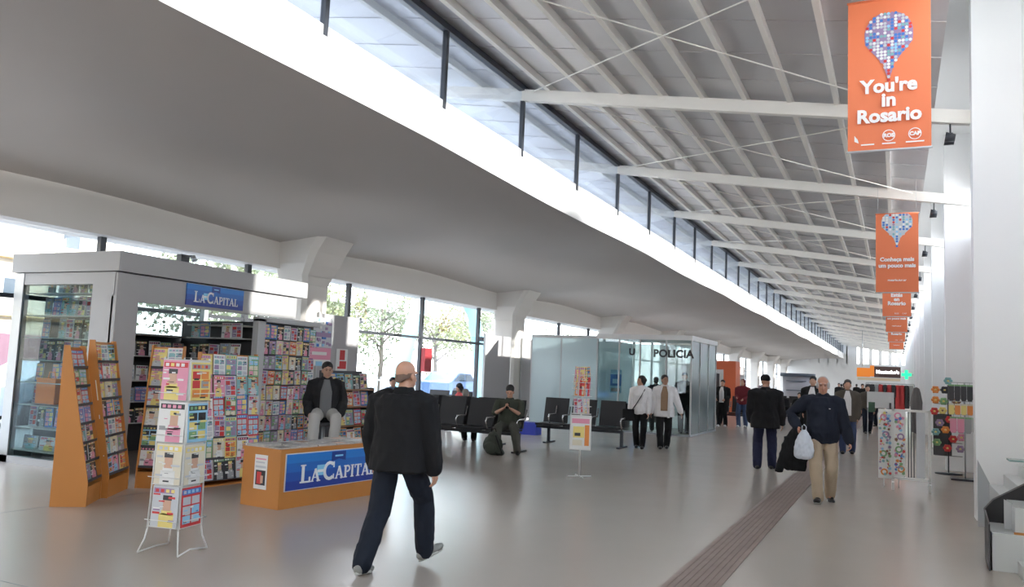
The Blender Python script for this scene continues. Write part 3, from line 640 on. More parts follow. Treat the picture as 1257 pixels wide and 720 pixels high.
gc = mat('cross green lit', (.02,.75,.30), .4, emit=1.0); o = MB().prism([(x+.62,59.95,z+2.45) for x,z in ((-.1,-.3),(.1,-.3),(.1,-.1),(.3,-.1),(.3,.1),(.1,.1),(.1,.3),(-.1,.3),(-.1,.1),(-.3,.1),(-.3,-.1),(-.1,-.1))], (0,.1,0)).build('pharmacy_cross', gc); MB().box(.60,1.5,60.0,60.03,2.43,2.47).build('bracket', alu, o); tag(o, 'small lit green pharmacy cross on the right wall far down the hall', 'sign')
# ------------------------------------------------------------------ banners hanging from the roof
bo = mat('banner orange', (.80,.215,.095), .55, spec=.3); bwh = mat('banner white ink', (.86,.84,.82), .5)
rb_ = random.Random(2)
def in_balloon(x, z):   # map-pin outline, unit: width 1 round head, tip down
    if z >= -.12: return (x/.5)**2 + ((z-.12)/.52)**2 < 1 if z > .12 else abs(x) < .5*math.sqrt(max(0,1-((.12-z)/.9)**2))
    if z > -.62: return abs(x) < .47-(-.12-z)*.78
    return z > -.98 and abs(x) < .11*(1+(z+.62)/.36)
def banner(x, y, ztop, kind, label, w=.745, h=1.54):
    t = thing('hanging_banner', label, 'banner', (x,y,ztop), group='orange banners hanging along the right side')
    b = MB(); n = 10
    for i in range(n):
        z0, z1 = -h*i/n, -h*(i+1)/n; q = lambda z: .012*sin(z*3)
        b.face([(-w/2,q(z0),z0),(w/2,q(z0),z0),(w/2,q(z1),z1),(-w/2,q(z1),z1)]); b.face([(-w/2,q(z0)+.004,z0),(w/2,q(z0)+.004,z0),(w/2,q(z1)+.004,z1),(-w/2,q(z1)+.004,z1)])
    b.build('cloth', bo, t)
    for z in (0,-h): MB().cyl((-w/2-.01,0,z),(w/2+.01,0,z),.012).build('rod', greyl if z else bo, t)
    for s in (-1,1): MB().cyl((s*w*.45,0,0),(s*w*.45,0,rz(x)-ztop),.003,n=5).build('cord', greyl, t)
    m = MB(); S = .44; cz = -.42 if kind == 'en' else -.22
    step = .038 if y < 12 else .055
    cols = ['blue','sky blue','white','silver','red','purple','blue','silver','white','teal']
    bk = MB().use(pm('purple')) if y < 12 else MB().use(pm('silver'))
    O = []
    for k in range(40):
        z = .64-1.60*k/39
        xw = max([xx/200 for xx in range(0,120) if in_balloon(xx/200, z)] or [0]); O.append((xw,z))
    O = [p for p in O if p[0] > 0]
    poly = [(p[0]*S, -.016, cz+p[1]*S) for p in O]+[(-p[0]*S, -.016, cz+p[1]*S) for p in O[::-1]]
    if kind != 'en': poly = [(p[0]*S*1.25, -.016, min(cz+p[1]*S, -.01)) for p in O]+[(-p[0]*S*1.25, -.016, min(cz+p[1]*S,-.01)) for p in O[::-1]]
    for a, c in zip(range(len(O)-1), range(1,len(O))):
        k = 1 if kind == 'en' else 1.25; z0 = min(cz+O[a][1]*S,-.01); z1 = min(cz+O[c][1]*S,-.01)
        bk.face([(-O[a][0]*S*k,-.0155,z0),(O[a][0]*S*k,-.0155,z0),(O[c][0]*S*k,-.0155,z1),(-O[c][0]*S*k,-.0155,z1)])
    bk.build('pin_shape', None, t)
    yk = int(1/step)
    for i in range(-yk,yk):
        for j in range(-yk,yk):
            px, pz = i*step/S*.5*1.7, j*step/S*.5*1.7
            if in_balloon(px*1.04, pz):
                k = 1 if kind == 'en' else 1.25; X, Z = px*S*k, cz+pz*S
                if Z > -.03: continue
                r = step*.42; nn = 7; m.use(pm(rb_.choice(cols)))
                m.face([(X+r*cos(2*pi*q/nn), -.018, Z+r*sin(2*pi*q/nn)) for q in range(nn)])
    m.build('mosaic', None, t)
    R90 = (R_(90),0,0)
    if kind == 'en':
        for s_, z in (("You're",-.90),("in",-1.045),("Rosario",-1.20)): text('lettering', s_, .185, bwh, t, (0,-.02,z), R90, bold=.007)
        for X, r, tx in ((0,.058,'ROS'),(.23,.058,'CAP')):
            q = MB().use(bwh); nn = 24
            for i in range(nn):
                a, c = 2*pi*i/nn, 2*pi*(i+1)/nn; q.face([(X+r*cos(a),-.02,-1.40+r*sin(a)),(X+r*cos(c),-.02,-1.40+r*sin(c)),(X+r*.86*cos(c),-.02,-1.40+r*.86*sin(c)),(X+r*.86*cos(a),-.02,-1.40+r*.86*sin(a))])
            q.build('logo_ring', None, t); text('logo_text', tx, .05, bwh, t, (X,-.02,-1.40), R90, bold=.003)
        q = MB().use(bwh); q.face([(-.31,-.02,-1.44),(-.27,-.02,-1.46),(-.28,-.02,-1.42),(-.31,-.02,-1.38)]); q.build('small_logo', None, t)
        for xa, xb in ((-.25,-.13),(-.06,.06),(.15,.31)): MB().use(bwh).box(xa,xb,-.021,-.02,-1.485,-1.472).build('small_print', None, t)
    elif kind == 'pt':
        text('lettering', 'Conheça mais', .105, bwh, t, (0,-.02,-.90), R90, bold=.005); text('lettering', 'um pouco mais', .105, bwh, t, (0,-.02,-1.02), R90, bold=.005); text('lettering', 'rosario.tur.ar', .06, bwh, t, (0,-.02,-1.30), R90, bold=.002)
    else:
        for s_, z in (("Estás",-.92),("en",-1.04),("Rosario",-1.16)): text('lettering', s_, .15, bwh, t, (0,-.02,z), R90, bold=.007)
        text('lettering', 'ROS', .06, bwh, t, (.0,-.02,-1.45), R90); text('lettering', 'CAP', .06, bwh, t, (.2,-.02,-1.45), R90)
banner(-.06,8.6,5.49,'en',"nearest and largest orange banner reading You're in Rosario")
banner(.02,17.2,4.98,'pt','second nearest orange banner with two lines of white text under a grey pin')
banner(.02,25.8,5.18,'es','third nearest orange banner, partly hidden below the second one')
banner(.02,34.4,5.25,'pt','fourth nearest orange banner, small beneath the third'); banner(.02,43.0,5.3,'es','fifth nearest orange banner, tiny above the shop sign'); banner(.02,51.6,5.3,'pt','farthest orange banner, just above the brown shop sign')
# ------------------------------------------------------------------ spotlights at the beam ends
for k, y in enumerate([y for y in BEAMY if 0 < y < 95]):
    t = thing('beam_spotlight', f'{NTH[k] if k<12 else str(k)+"th"} black spotlight on the roof beams, counted from the camera' if k < 12 else 'tiny black spotlight on one of the farthest roof beams', 'spotlight', (.68,y-.02,5.02), group='black spotlights at the beam ends')
    MB().cyl((0,0,.24),(0,0,.06),.012).build('stem', darkm, t); MB().cyl((.05,-.16,0),(-.07,-.16,.02),.05,.07).cyl((.05,.0,0),(-.07,.0,.02),.05,.07).build('lamp_head', darkm, t); MB().box(-.02,.02,-.18,.02,.05,.07).build('yoke', darkm, t)
# ------------------------------------------------------------------ waiting seats
seatm = mat('black perforated seat', (.022,.022,.025), .6); chrome = mat('chrome', (.6,.6,.6), .25, metal=.9)
def seat_row(xs, y, face, label, grp='rows of waiting seats'):
    """face -1: faces the camera side (-y), +1: faces away"""
    xc = sum(xs)/len(xs); t = thing('seat_row', label, 'seats', (xc,y,0), 0 if face < 0 else pi, grp); L = [(x-xc)*(1 if face<0 else -1) for x in xs]
    for x in L:
        MB().hexa([(x-.30,.0,.46),(x+.30,.0,.46),(x+.30,.045,.46),(x-.30,.045,.46),(x-.30,.12,1.04),(x+.30,.12,1.04),(x+.30,.155,1.04),(x-.30,.155,1.04)]).build('backrest', seatm, t, bevel=.015)
        MB().box(x-.30,x+.30,-.50,.0,.41,.455).build('seat', seatm, t, bevel=.015)
    for x in sorted(L)[:-1]+[min(L)-.35+.0, max(L)]:
        xx = x+.35
        MB().tube([(xx,.08,.85),(xx,.02,.66),(xx,-.36,.66),(xx,-.40,.60),(xx,-.30,.40)], .018, n=8).build('armrest', chrome, t)
    MB().box(min(L)-.36,max(L)+.36,-.28,-.20,.33,.39).build('beam', darkm, t)
    for x in (min(L)-.05,max(L)+.33): MB().box(x-.03,x+.03,-.27,-.21,.03,.34).box(x-.035,x+.035,-.5,.1,0,.035).build('leg', darkm, t)
seat_row([-9.35,-8.65,-7.95,-7.25], 15.45, -1, 'black seat row where the man with the phone sits')
seat_row([-9.35,-8.65,-7.95], 16.1, 1, 'black seat row back to back with the phone man\'s row')
seat_row([-7.35,-6.65,-5.95], 18.2, -1, 'black seat row before the frosted screen, behind the newspaper stand')
seat_row([-11.2,-10.5], 19.2, -1, 'black seat row by the window where the person in red sits')
seat_row([-6.6,-5.9,-5.2,-4.5], 31.0, -1, 'black seat row behind the couple in the distance')
seat_row([-4.0,-3.3,-2.6], 33.0, -1, 'black seat row behind the man in the puffer coat')
seat_row([-4.6,-3.9,-3.2,-2.5], 37.5, 1, 'farthest black seat row, near the lilac booth')
o = MB().box(-8.9,-8.45,19.6,20.0,0,.32).build('crate', mat('crate blue', (.02,.04,.40), .4), bevel=.02); tag(o, 'small bright blue box on the floor behind the phone man', 'box')
# ------------------------------------------------------------------ newspaper stand in the middle of the floor
NS = thing('newspaper_stand', 'thin white pole stand with wire baskets of papers, alone on the floor', 'display stand', (-4.59,12.48,0))
MB().cyl((0,0,.02),(0,0,1.6),.014).build('pole', wire, NS)
for a in (0,90): MB().cyl((-.2*cos(R_(a+20)),-.2*sin(R_(a+20)),.012),(.2*cos(R_(a+20)),.2*sin(R_(a+20)),.012),.01).build('foot', wire, NS)
MB().box(-.17,.17,-.05,-.03,.43,.98).build('sign_frame', wire, NS)
NS_M = Matrix.Translation((-4.59,12.48,0)) @ Matrix.Rotation(R_(18),4,'Z'); NS.rotation_euler[2] = R_(18)
p = poster('poster', 'small poster with yellow block and pink heading on the pole stand', NS_M @ facing((-.155,-.052,.45),(1,0)), .31, .50, [(.05,.95,.80,.95,'pink'),(.12,.7,.35,.7,'yellow'),(.72,.95,.1,.75,'orange'),(.1,.6,.1,.28,'cream'),(.2,.5,.4,.5,'black')])
for i, z in enumerate((1.0,1.28,1.5)):
    MB().tube([(.16*cos(a),.16*sin(a),z) for a in [2*pi*k/16 for k in range(17)]], .004, n=6).tube([(.16*cos(a),.16*sin(a),z+.12) for a in [2*pi*k/16 for k in range(17)]], .004, n=6).tube([(-.16,0,z),(.16,0,z)],.004,n=6).tube([(0,-.16,z),(0,.16,z)],.004,n=6).build('basket', wire, NS)
rk = random.Random(9)
for i, (z, n, hh) in enumerate(((1.01,4,.24),(1.29,4,.30),(1.51,3,.24))):
    for k in range(n):
        d = rk.choice([q for q in DESIGN if q[0][0] in (('white','cream','silver') if i==0 else ('orange','red','cream','pink','yellow'))]); a = -60+ k*120/(n-1) if n > 1 else 0
        M = NS_M @ Matrix.Rotation(R_(a),4,'Z') @ Matrix.Translation((0,-.10,z)) @ Matrix.Rotation(rk.uniform(-.1,.1),4,'Y')
        place_mag(d, M, f'{d[0][0]} folded paper, {NTH[k]} from left in the {("lowest","middle","upper")[i]} basket of the pole stand', 'papers in the pole stand', (.8,hh/MH), 'folded_paper', 'paper')
# ------------------------------------------------------------------ right side displays
WF = thing('strip_rack', 'white tubular frame rack with hanging strips beside the right wall', 'display rack', (.215,14.72,0))
for x in (-.265,.265): MB().box(x-.018,x+.018,-.018,.018,0,1.28).build('leg', wire, WF); MB().box(x-.018,x+.018,-.16,.16,.10,.13).build('foot_bar', wire, WF)
for z in (.17,1.25): MB().box(-.28,.28,-.018,.018,z,z+.035).build('rail', wire, WF)
MB().box(-.247,-.08,-.006,.006,.21,1.25).build('sticker_panel', pm('white'), WF)
for i, x in enumerate((-.045,-.005,.035)): MB().box(x,x+.014,-.004,.004,.21,1.25).build('black_strip', darkshelf, WF)
MB().box(.075,.20,-.004,.004,.21,1.25).build('clear_strip', pm('silver'), WF)
def stickers(parent, x0, x1, z0, z1, n, seed, y=-.008):
    r = random.Random(seed); b = MB()
    for i in range(n):
        b.use(pm(r.choice(['red','pink','teal','yellow','blue','orange','green','brown','sky blue','purple']))); x = r.uniform(x0+.02,x1-.02); z = r.uniform(z0+.03,z1-.03); k = r.randint(5,9); rad = r.uniform(.010,.036)
        b.face([(x+rad*(1 if j%2 else .55)*cos(2*pi*j/(2*k)), y-.0003*i, z+rad*(1 if j%2 else .55)*sin(2*pi*j/(2*k))) for j in range(2*k)])
    for i in range(4):
        b.use(pm(('orange','green','purple','pink')[i])); x = (x0+x1)/2+r.uniform(-.03,.03); z = z0+.12+i*(z1-z0-.2)/3+r.uniform(-.04,.04); b.face([(x+.055*cos(2*pi*j/18), y-.012, z+.055*sin(2*pi*j/18)) for j in range(18)]); b.use(pm('white')); b.face([(x+.03*cos(2*pi*j/18), y-.0125, z+.03*sin(2*pi*j/18)) for j in range(18)])
    b.build('stickers', None, parent)
stickers(WF, -.247,-.08,.22,1.24,70,1)
SB = thing('sticker_board', 'white board covered in colourful stickers left of the white frame rack', 'display board', (-.07,15.0,0)); MB().box(-.20,.17,-.008,.008,.14,1.27).build('board', pm('white'), SB, bevel=.004); stickers(SB,-.2,.0,.16,1.25,90,7,-.010)
for x in (-.12,.1): MB().box(x,x+.012,0,.25,0,.015).box(x,x+.012,.0,.012,0,.2).build('foot', wire, SB)
# flower rack
FR = thing('flower_rack', 'dark pole rack of coloured cloth flowers between frame rack and bags', 'display rack', (.92,18.2,0)); MB().cyl((0,0,0),(0,0,1.72),.012).build('pole', darkm, FR); MB().lathe([(.24,0),(.24,.015),(.02,.03)],24).build('base', darkm, FR)
for z in (.35,.6,.85,1.1,1.35): MB().cyl((-.24,0,z),(.24,0,z),.006).build('arm', darkm, FR)
MB().box(-.26,.06,.02,.04,.35,1.15).build('dark_backing', darkshelf, FR)
def flower(x, y, z, c, label, r=.075):
    b = MB().use(pm(c))
    for k in range(6):
        a = 2*pi*k/6; b.ell((x+r*.62*cos(a), y, z+r*.62*sin(a)), r*.45, .012, r*.45, 8, 5)
    b.use(pm('yellow' if c != 'yellow' else 'brown')).ell((x,y-.012,z), r*.28,.012,r*.28,8,5); o = b.build('cloth_flower'); tag(o, label, 'flower', 'cloth flowers on the dark pole rack')
FL = [(-.0,1.80,'teal','at the very top of the pole'),(-.22,1.62,'orange','upper left'),(-.22,1.42,'orange','second on the left side'),(.18,1.6,'grey','upper right'),(-.06,1.62,'black','left of the pole near the top'),(-.08,1.4,'green','beside the pole'),(.14,1.4,'brown','right side below the grey one'),
      (-.1,1.22,'yellow','in the middle'),(.1,1.22,'green','in the middle right'),(-.24,1.2,'red','on the left middle'),(.02,1.05,'red','in front of the dark backing'),(-.15,.98,'purple','over the dark backing'),(-.05,.85,'orange','low on the dark backing'),(.22,.72,'pink','low on the right'),(.08,.68,'red','low beside the pole'),(.2,.5,'purple','lowest on the right'),(-.02,.5,'red','lowest beside the pole'),(-.2,.6,'green','low on the left'),(-.22,.8,'teal','left edge, halfway down')]
for x,z,c,l in FL: flower(.92+x, 18.14, z, c, f'{c} cloth flower {l} of the pole rack')
# bag rack
BR = thing('bag_rack', 'chrome pole rack with three tiers of hanging bags by the right wall', 'display rack', (1.14,17.2,0)); MB().cyl((0,0,0),(0,0,1.78),.014).build('pole', alu, BR); MB().box(-.24,.14,-.16,.16,0,.03).build('base', darkm, BR)
for z in (1.76,1.42,1.18): MB().box(-.26,.24,-.02,.0,z,z+.015).build('rail', greyl, BR)
def pouch(x, z, w, h, c, label, top=None):
    t = thing('hanging_pouch', label, 'pouch', (1.14+x,17.13,z), group='pouches on the chrome rack')
    MB().prism([(-w/2,0,0),(w/2,0,0),(w/2,0,-h*.85),(w*.3,0,-h),(-w*.3,0,-h),(-w/2,0,-h*.85)], (0,.035,0)).build('body', pm(c), t, bevel=.008); MB().box(-w/2,w/2,-.004,.039,0,.03).build('top_band', pm(top or c), t); MB().tube([(0,.018,.03),(0,.018,.055),(0,.03,.07)],.003,n=6).build('hook', chrome, t)
for k in range(5): pouch(-.22+.1*k,1.70,.095,.27,'black',f'black pouch with green top, {NTH[k]} from left in the top tier of the chrome rack','green')
for k,c in enumerate(('yellow','orange','yellow','orange','green')): pouch(-.22+.1*k,1.35,.09,.17,c,f'{c} pouch, {NTH[k]} from left in the middle tier of the chrome rack','cream')
for k,c in enumerate(('pink','pink','grey','grey')): pouch(-.19+.12*k,1.11,.11,.26,c,f'{c} pouch, {NTH[k]} from left in the bottom tier of the chrome rack','green')
# white counter display and clothes beyond
WT = thing('white_display_table', 'white panel table on thin legs before the red garments', 'table', (-.43,27.2,0)); MB().box(-.37,.37,-.02,.3,.98,1.46).build('panel', pw_, WT)
for x in (-.36,.34): MB().box(x,x+.02,-.01,.01,0,.98).build('leg', alu, WT)
MB().box(-.33,-.15,-.03,-.02,.85,1.15).build('green_card', mat('dark green card', (.05,.12,.07), .5), WT); MB().box(.24,.30,-.03,-.02,.9,1.15).build('black_card', darkshelf, WT)
GR = thing('garment_rail', 'long rail of dark and red garments far down by the right wall', 'rail', (-.2,36,0)); MB().cyl((-.9,0,1.75),(.85,0,1.75),.015).build('bar', alu, GR)
for x in (-.9,.85): MB().cyl((x,0,0),(x,0,1.75),.015).box(x-.02,x+.02,-.25,.25,0,.03).build('stand', alu, GR)
GC = [('black',.5),('black',.55),('grey',.5),('red',.6),('black',.5),('red',.55),('black',.5),('red',.95),('red',1.0),('black',.9),('grey',.8)]
for k,(c,hh) in enumerate(GC):
    x = -1.02+.155*k; b = MB().use(pm(c)); b.prism([(x-.07,35.99,1.70),(x+.07,35.99,1.70),(x+.10,35.99,1.6),(x+.09,35.99,1.7-hh),(x-.09,35.99,1.7-hh),(x-.10,35.99,1.6)],(0,.12,0)); o = b.build('hanging_garment', bevel=.01); MB().tube([(x,36.05,1.70),(x,36.05,1.76)],.005,n=6).build('hook', chrome, o); tag(o, f'{c} garment, {NTH[k]} from left on the far garment rail', 'garment', 'garments on the far rail')
# mannequin rack, dark, by the wall
o = MB().use(mat('grey cloth bundle', (.16,.15,.15), .8)).lathe([(.02,.0),(.16,.05),(.18,.6),(.2,1.1),(.14,1.45),(.1,1.6),(.02,1.65)],14,(.66,33,0)).build('covered_rack'); tag(o, 'dark covered rack standing by the right wall beyond the red garments', 'rack')
# ------------------------------------------------------------------ stairs with glass at lower right corner
ST = thing('staircase', 'pale staircase with black stringer and glass edge at lower right', 'staircase', (0,0,0)); tread = mat('pale stair panel', (.60,.62,.62), .35)
MB().prism([(.80,9.6,.46),(.88,9.6,.56),(1.49,9.6,.96),(1.49,9.6,.34),(.82,9.6,.34)], (0,.10,0)).build('stringer', mat('stringer black', (.02,.02,.022), .5), ST)
MB().prism([(.77,8.86,0),(.77,8.86,.42),(.80,9.6,.46),(.80,9.6,0)], (.012,0,0)).build('side_panel', darkshelf, ST)
MB().box(.80,1.49,8.9,9.58,.0,.34).build('riser_block', tread, ST, bevel=.004)
MB().box(1.0,1.49,8.55,8.88,0,.12).build('riser_block', tread, ST, bevel=.004); MB().prism([(.93,9.2,.345),(.93,9.2,.62),(1.0,9.2,.59),(1.08,9.2,.345)], (.0,.02,0)).build('end_plate', greyl, ST)
MB().box(.99,1.49,8.95,9.58,.345,.58).build('riser_block', tread, ST, bevel=.004); MB().box(.98,1.49,8.93,8.95,.34,.36).build('wood_edge', orange, ST)
for i in range(3): MB().box(1.02+.15*i,1.49,9.75,11.6,0,.52+.13*i).build('step', tread, ST, bevel=.004)
MB().prism([(.90,11.62,0),(.90,11.62,.80),(1.03,11.62,.52),(1.03,11.62,0)], (0,.02,0)).build('end_plate', alu, ST)
gs = MB().box(.96,1.3,9.0,9.25,.995,1.01).build('glass_shelf', mat('green glass edge', (.25,.38,.36), .2), None); tag(gs, 'thin greenish glass shelf jutting in over the stairs at right edge', 'shelf'); MB().box(1.28,1.49,9.1,9.14,.96,.995).build('bracket', alu, gs)
# ------------------------------------------------------------------ people: fused skinned forms, clothes as children
def fuse(name, mb, m, parent, vox=.012, smooth=4, fold=0., fscale=9., seed=0, sfac=.5):
    bmesh.ops.recalc_face_normals(mb.bm, faces=mb.bm.faces)
    me = bpy.data.meshes.new(name); mb.bm.to_mesh(me); mb.bm.free()
    o = bpy.data.objects.new('tmp_fuse', me); COL.objects.link(o)
    r = o.modifiers.new('r','REMESH'); r.mode = 'VOXEL'; r.voxel_size = vox; r.adaptivity = 0
    if smooth: s = o.modifiers.new('s','SMOOTH'); s.iterations = smooth; s.factor = sfac
    dg = bpy.context.evaluated_depsgraph_get(); dg.update(); out = bpy.data.meshes.new_from_object(o.evaluated_get(dg))
    bpy.data.objects.remove(o); bpy.data.meshes.remove(me)
    if fold:
        nr = [v.normal.copy() for v in out.vertices]; sd = Vector((seed*3.1,seed*1.7,0))
        for v, n_ in zip(out.vertices, nr):
            p = v.co; q = Vector((p.x*fscale, p.y*fscale, p.z*fscale*.55)) + sd
            k = noise.noise(q) + .5*noise.noise(q*2.3+Vector((0,0,p.x*6)))
            v.co = p + n_*fold*(1-abs(k)*2.2)
    for p in out.polygons: p.use_smooth = True
    out.materials.clear(); out.materials.append(m); out.name = name
    return link(name, out, parent)
def ik(a, c, l1, l2, pole):
    a, c = Vector(a), Vector(c); d = c-a; L = min(d.length, (l1+l2)*.9995); u = d.normalized(); x = (l1*l1-l2*l2+L*L)/(2*L); h = math.sqrt(max(l1*l1-x*x, 0))
    p = Vector(pole); p = (p-u*p.dot(u)).normalized(); return a+u*x+p*h, a+u*L
def limb(mb, pts, rs, n=12, ext=0.):
    """rounded tapered tube through pts"""
    P = [Vector(p) for p in pts]; path = []; rad = []
    d0 = (P[0]-P[1]).normalized(); d1 = (P[-1]-P[-2]).normalized()
    path += [P[0]+d0*rs[0]*.9, P[0]+d0*rs[0]*.6]; rad += [rs[0]*.45, rs[0]*.8]
    path += P; rad += list(rs)
    path += [P[-1]+d1*rs[-1]*.6, P[-1]+d1*rs[-1]*.9]; rad += [rs[-1]*.8, rs[-1]*.45]
    mb.tube(path, rad, n)
def lerp(a, c, t): return Vector(a)*(1-t)+Vector(c)*t
SKIN = mat('skin light', (.52,.29,.20), .5); SKIN2 = mat('skin tan', (.40,.22,.14), .5)
def person(label, loc, rotz, H=1.75, wa=(( .22,.02,.80),(-.22,.02,.80)), an=((.10,.0,.08),(-.10,.0,.08)), toe=(0,0), pitch=(0,0), pelvis=(0,0,.93), lean=0., side=0., head=(0,0), skin=SKIN,
           top=None, bottom=None, shoe=None, hairc=None, hair='short', vox=.012, build=1., belly=0., hem=.0, coat=False, sleeve=1., hand_n=None, curl=.35, fing=True, female=False, neck_open=None, seated=False, pole_e=None, knee_pole=((.15,1,0),(-.15,1,0)), group=None, face=True, loose=1., skirt=False):
    t = thing('person', label, 'person', loc, rotz, group); s = H/1.75
    V = lambda p: Vector(p)*1.0
    pel = V(pelvis); up = Vector((side, lean, 1)).normalized(); rt = Vector((1,0,0)); rt = (rt-up*rt.dot(up)).normalized(); fw = up.cross(rt)
    T = lambda h, x=0, y=0: pel + up*h + rt*x + fw*y
    shw = .185*build*(.9 if female else 1)
    S = [T(.455, shw), T(.455,-shw)]; hipj = [pel+rt*.09+Vector((0,0,-.02)), pel-rt*.09+Vector((0,0,-.02))]
    neck = T(.53); hc = T(.665, 0, .03)
    yaw, nod = R_(head[0]), R_(head[1]); HR = Matrix.Rotation(yaw,4,'Z') @ Matrix.Rotation(nod,4,'X') @ Matrix.Scale(1.0,4)
    Hm = lambda p: hc + (HR @ Vector(p))
    # legs
    legs = []
    for i in (0,1):
        k, a = ik(hipj[i], an[i], .44, .42, knee_pole[i]); legs.append((hipj[i], k, a))
    arms = []
    for i in (0,1):
        pe = (pole_e[i] if pole_e else (.35 if i==0 else -.35, -1, -.2)); e, w_ = ik(S[i], wa[i], .295, .255, pe); arms.append((S[i], e, w_))
    # torso rings: (height, half width, half depth, y shift)
    def torso(mb, inf=0., lo=-.10, hi=.535, n=20, bw=1.):
        prof = [(-.12,.135,.10,0),(-.05,.165,.118,0),(.03,.168,.118,0),(.12,.148,.108,0),(.22,.150,.108,0),(.32,.168,.116,0),(.41,.178,.112,-.005),(.465,.160,.092,-.01),(.505,.105,.075,-.01),(.54,.068,.062,-.005)]
        if female: prof = [(-.12,.145,.105,0),(-.05,.172,.125,0),(.03,.165,.118,0),(.13,.132,.100,0),(.22,.138,.105,.005),(.32,.152,.125,.015),(.41,.158,.108,.0),(.465,.142,.088,-.01),(.505,.095,.07,-.01),(.54,.058,.056,-.005)]
        rs = []
        for h, a, d, y in prof:
            if h < lo-.001 or h > hi: continue
            bl = belly*math.exp(-((h-.10)/.13)**2); a2 = (a*build+inf+bl*.5)*bw; d2 = (d*build+inf+bl)*bw
            rs.append([T(h, a2*cos(q)*(1 if abs(cos(q))<.5 else 1), y+bl*.6+d2*sin(q)) for q in [2*pi*j/n for j in range(n)]])
        mb.rings(rs)
    # ---- body (one continuous mesh)
    b = MB(); torso(b, -.012)
    for (h_, k, a) in legs:
        limb(b, [h_, lerp(h_,k,.5), k, lerp(k,a,.3), lerp(k,a,.7), a], [.078,.072,.052,.054,.040,.034])
        b.ell(a+Vector((0,.03,-.035)), .028,.065,.026)
    b.tube([T(.47), T(.53,0,.0), hc+Vector((0,-.01,-.06))], [.075,.058,.056], 14)
    fh = 1.0
    HRm = HR.to_3x3()
    b.ell(Hm((0,-.018,.035)), .076,.096,.090, 18, 12, HRm); b.ell(Hm((0,.022,-.035)), .062,.070,.088, 16, 10, HRm); b.ell(Hm((0,.055,-.092)), .030,.030,.026, 10, 8, HRm)
    if face:
        b.ell(Hm((0,.098,-.022)), .014,.020,.030, 8, 6, HRm); b.ell(Hm((0,.105,-.038)), .019,.016,.012, 8, 6, HRm)
        b.ell(Hm((0,.080,.028)), .055,.018,.014, 12, 6, HRm); b.ell(Hm((0,.085,-.075)), .026,.012,.012, 10, 6, HRm)
    for sx in (1,-1): b.ell(Hm((sx*.078,-.008,-.015)), .010,.020,.032, 8, 8, HRm)
    for i, (s_, e, w_) in enumerate(arms):
        sx = 1 if i==0 else -1
        limb(b, [s_, lerp(s_,e,.35), e, lerp(e,w_,.3), w_], [.052,.047,.039,.041,.027])
        d = (w_-e).normalized(); nrm = Vector((-sx,0,0)) if not hand_n else Vector(hand_n[i]); nrm = (nrm-d*nrm.dot(d)).normalized(); wd = d.cross(nrm)     # palm faces nrm; wd across
        if wd.dot(fw) < 0 and not hand_n: wd = -wd
        if hand_n: wd = wd if wd.dot(Vector((-sx,0,0))) > 0 else -wd
        pc = w_+d*.045
        for q in (-.028,-.010,.010,.028): limb(b, [w_+d*.0+wd*q*.5, pc+d*.035+wd*q], [.015,.014], 8)
        if fing:
            LN = (.062,.074,.080,.072) 
            for fi, q in enumerate((-.031,-.0105,.0105,.031)):
                L = LN[fi]; p0 = pc+d*.04+wd*q; c1 = curl*1.0; pts = [p0]; dd = d.copy(); ax = wd
                for sg in (.42,.33,.25):
                    dd = (dd*cos(c1)+nrm*sin(c1)).normalized(); pts.append(pts[-1]+dd*L*sg)
                limb(b, pts, [.0095,.009,.0085,.0075], 8)
            tb = w_+d*.022+wd*.022; limb(b, [tb, tb+(d*.6+wd*.65+nrm*.3).normalized()*.038, tb+(d*.6+wd*.65+nrm*.3).normalized()*.038+(d*.9+wd*.15+nrm*.35).normalized()*.032], [.013,.011,.009], 8)
        else: limb(b, [pc+d*.04, pc+d*.10+nrm*.02], [.03,.018], 8)
    body = fuse('body', b, skin, t, vox if fing and vox<.01 else vox, 2)
    # ---- trousers / skirt
    if bottom:
        b = MB(); inf = .022*loose; torso(b, .010, -.13, .13)
        for (h_, k, a) in legs:
            ae = a-Vector((0,0,.012))
            limb(b, [h_+Vector((0,0,.03)), lerp(h_,k,.5), k, lerp(k,a,.5), ae], [.088+inf*.5,.082+inf*.6,.062+inf,.058+inf,.050+inf])
        if seated: 
            for (h_, k, a) in legs: limb(b, [h_-Vector((0,0,.0)), lerp(h_,k,.3)], [.10,.095])
        fuse('trousers' , b, bottom, t, vox*1.2, 5, .006*loose, 8, seed=H)
    # ---- shoes
    if shoe:
        for i, (h_, k, a) in enumerate(legs):
            yw = R_(toe[i]); pt = R_(pitch[i]); F = Matrix.Translation(a) @ Matrix.Rotation(yw,4,'Z') @ Matrix.Rotation(pt,4,'X')
            b = MB()
            for c, rx, ry, rz_ in (((0,-.035,-.042),.046,.056,.044),((0,.03,-.042),.046,.09,.042),((0,.11,-.052),.050,.080,.031),((0,-.01,-.005),.050,.056,.045)): b.ell(F@Vector(c), rx,ry,rz_,12,8, F.to_3x3())
            P = [(.034*cos(q)*(1 if sin(q)>0 else .85)+0, .045+.125*sin(q)) for q in [2*pi*j/16 for j in range(16)]]
            b.rings([[F@Vector((x*1.25,y,z)) for x,y in P] for z in (-.082,-.055)])
            sh = fuse('shoe', b, shoe, t, min(vox,.010), 3)
            if vox < .01:
                q = MB(); q.rings([[F@Vector((x*1.38,y*1.03-.001,z)) for x,y in P] for z in (-.084,-.062)]); q.build('sole', mat('shoe sole pale', (.55,.55,.52), .6), sh)
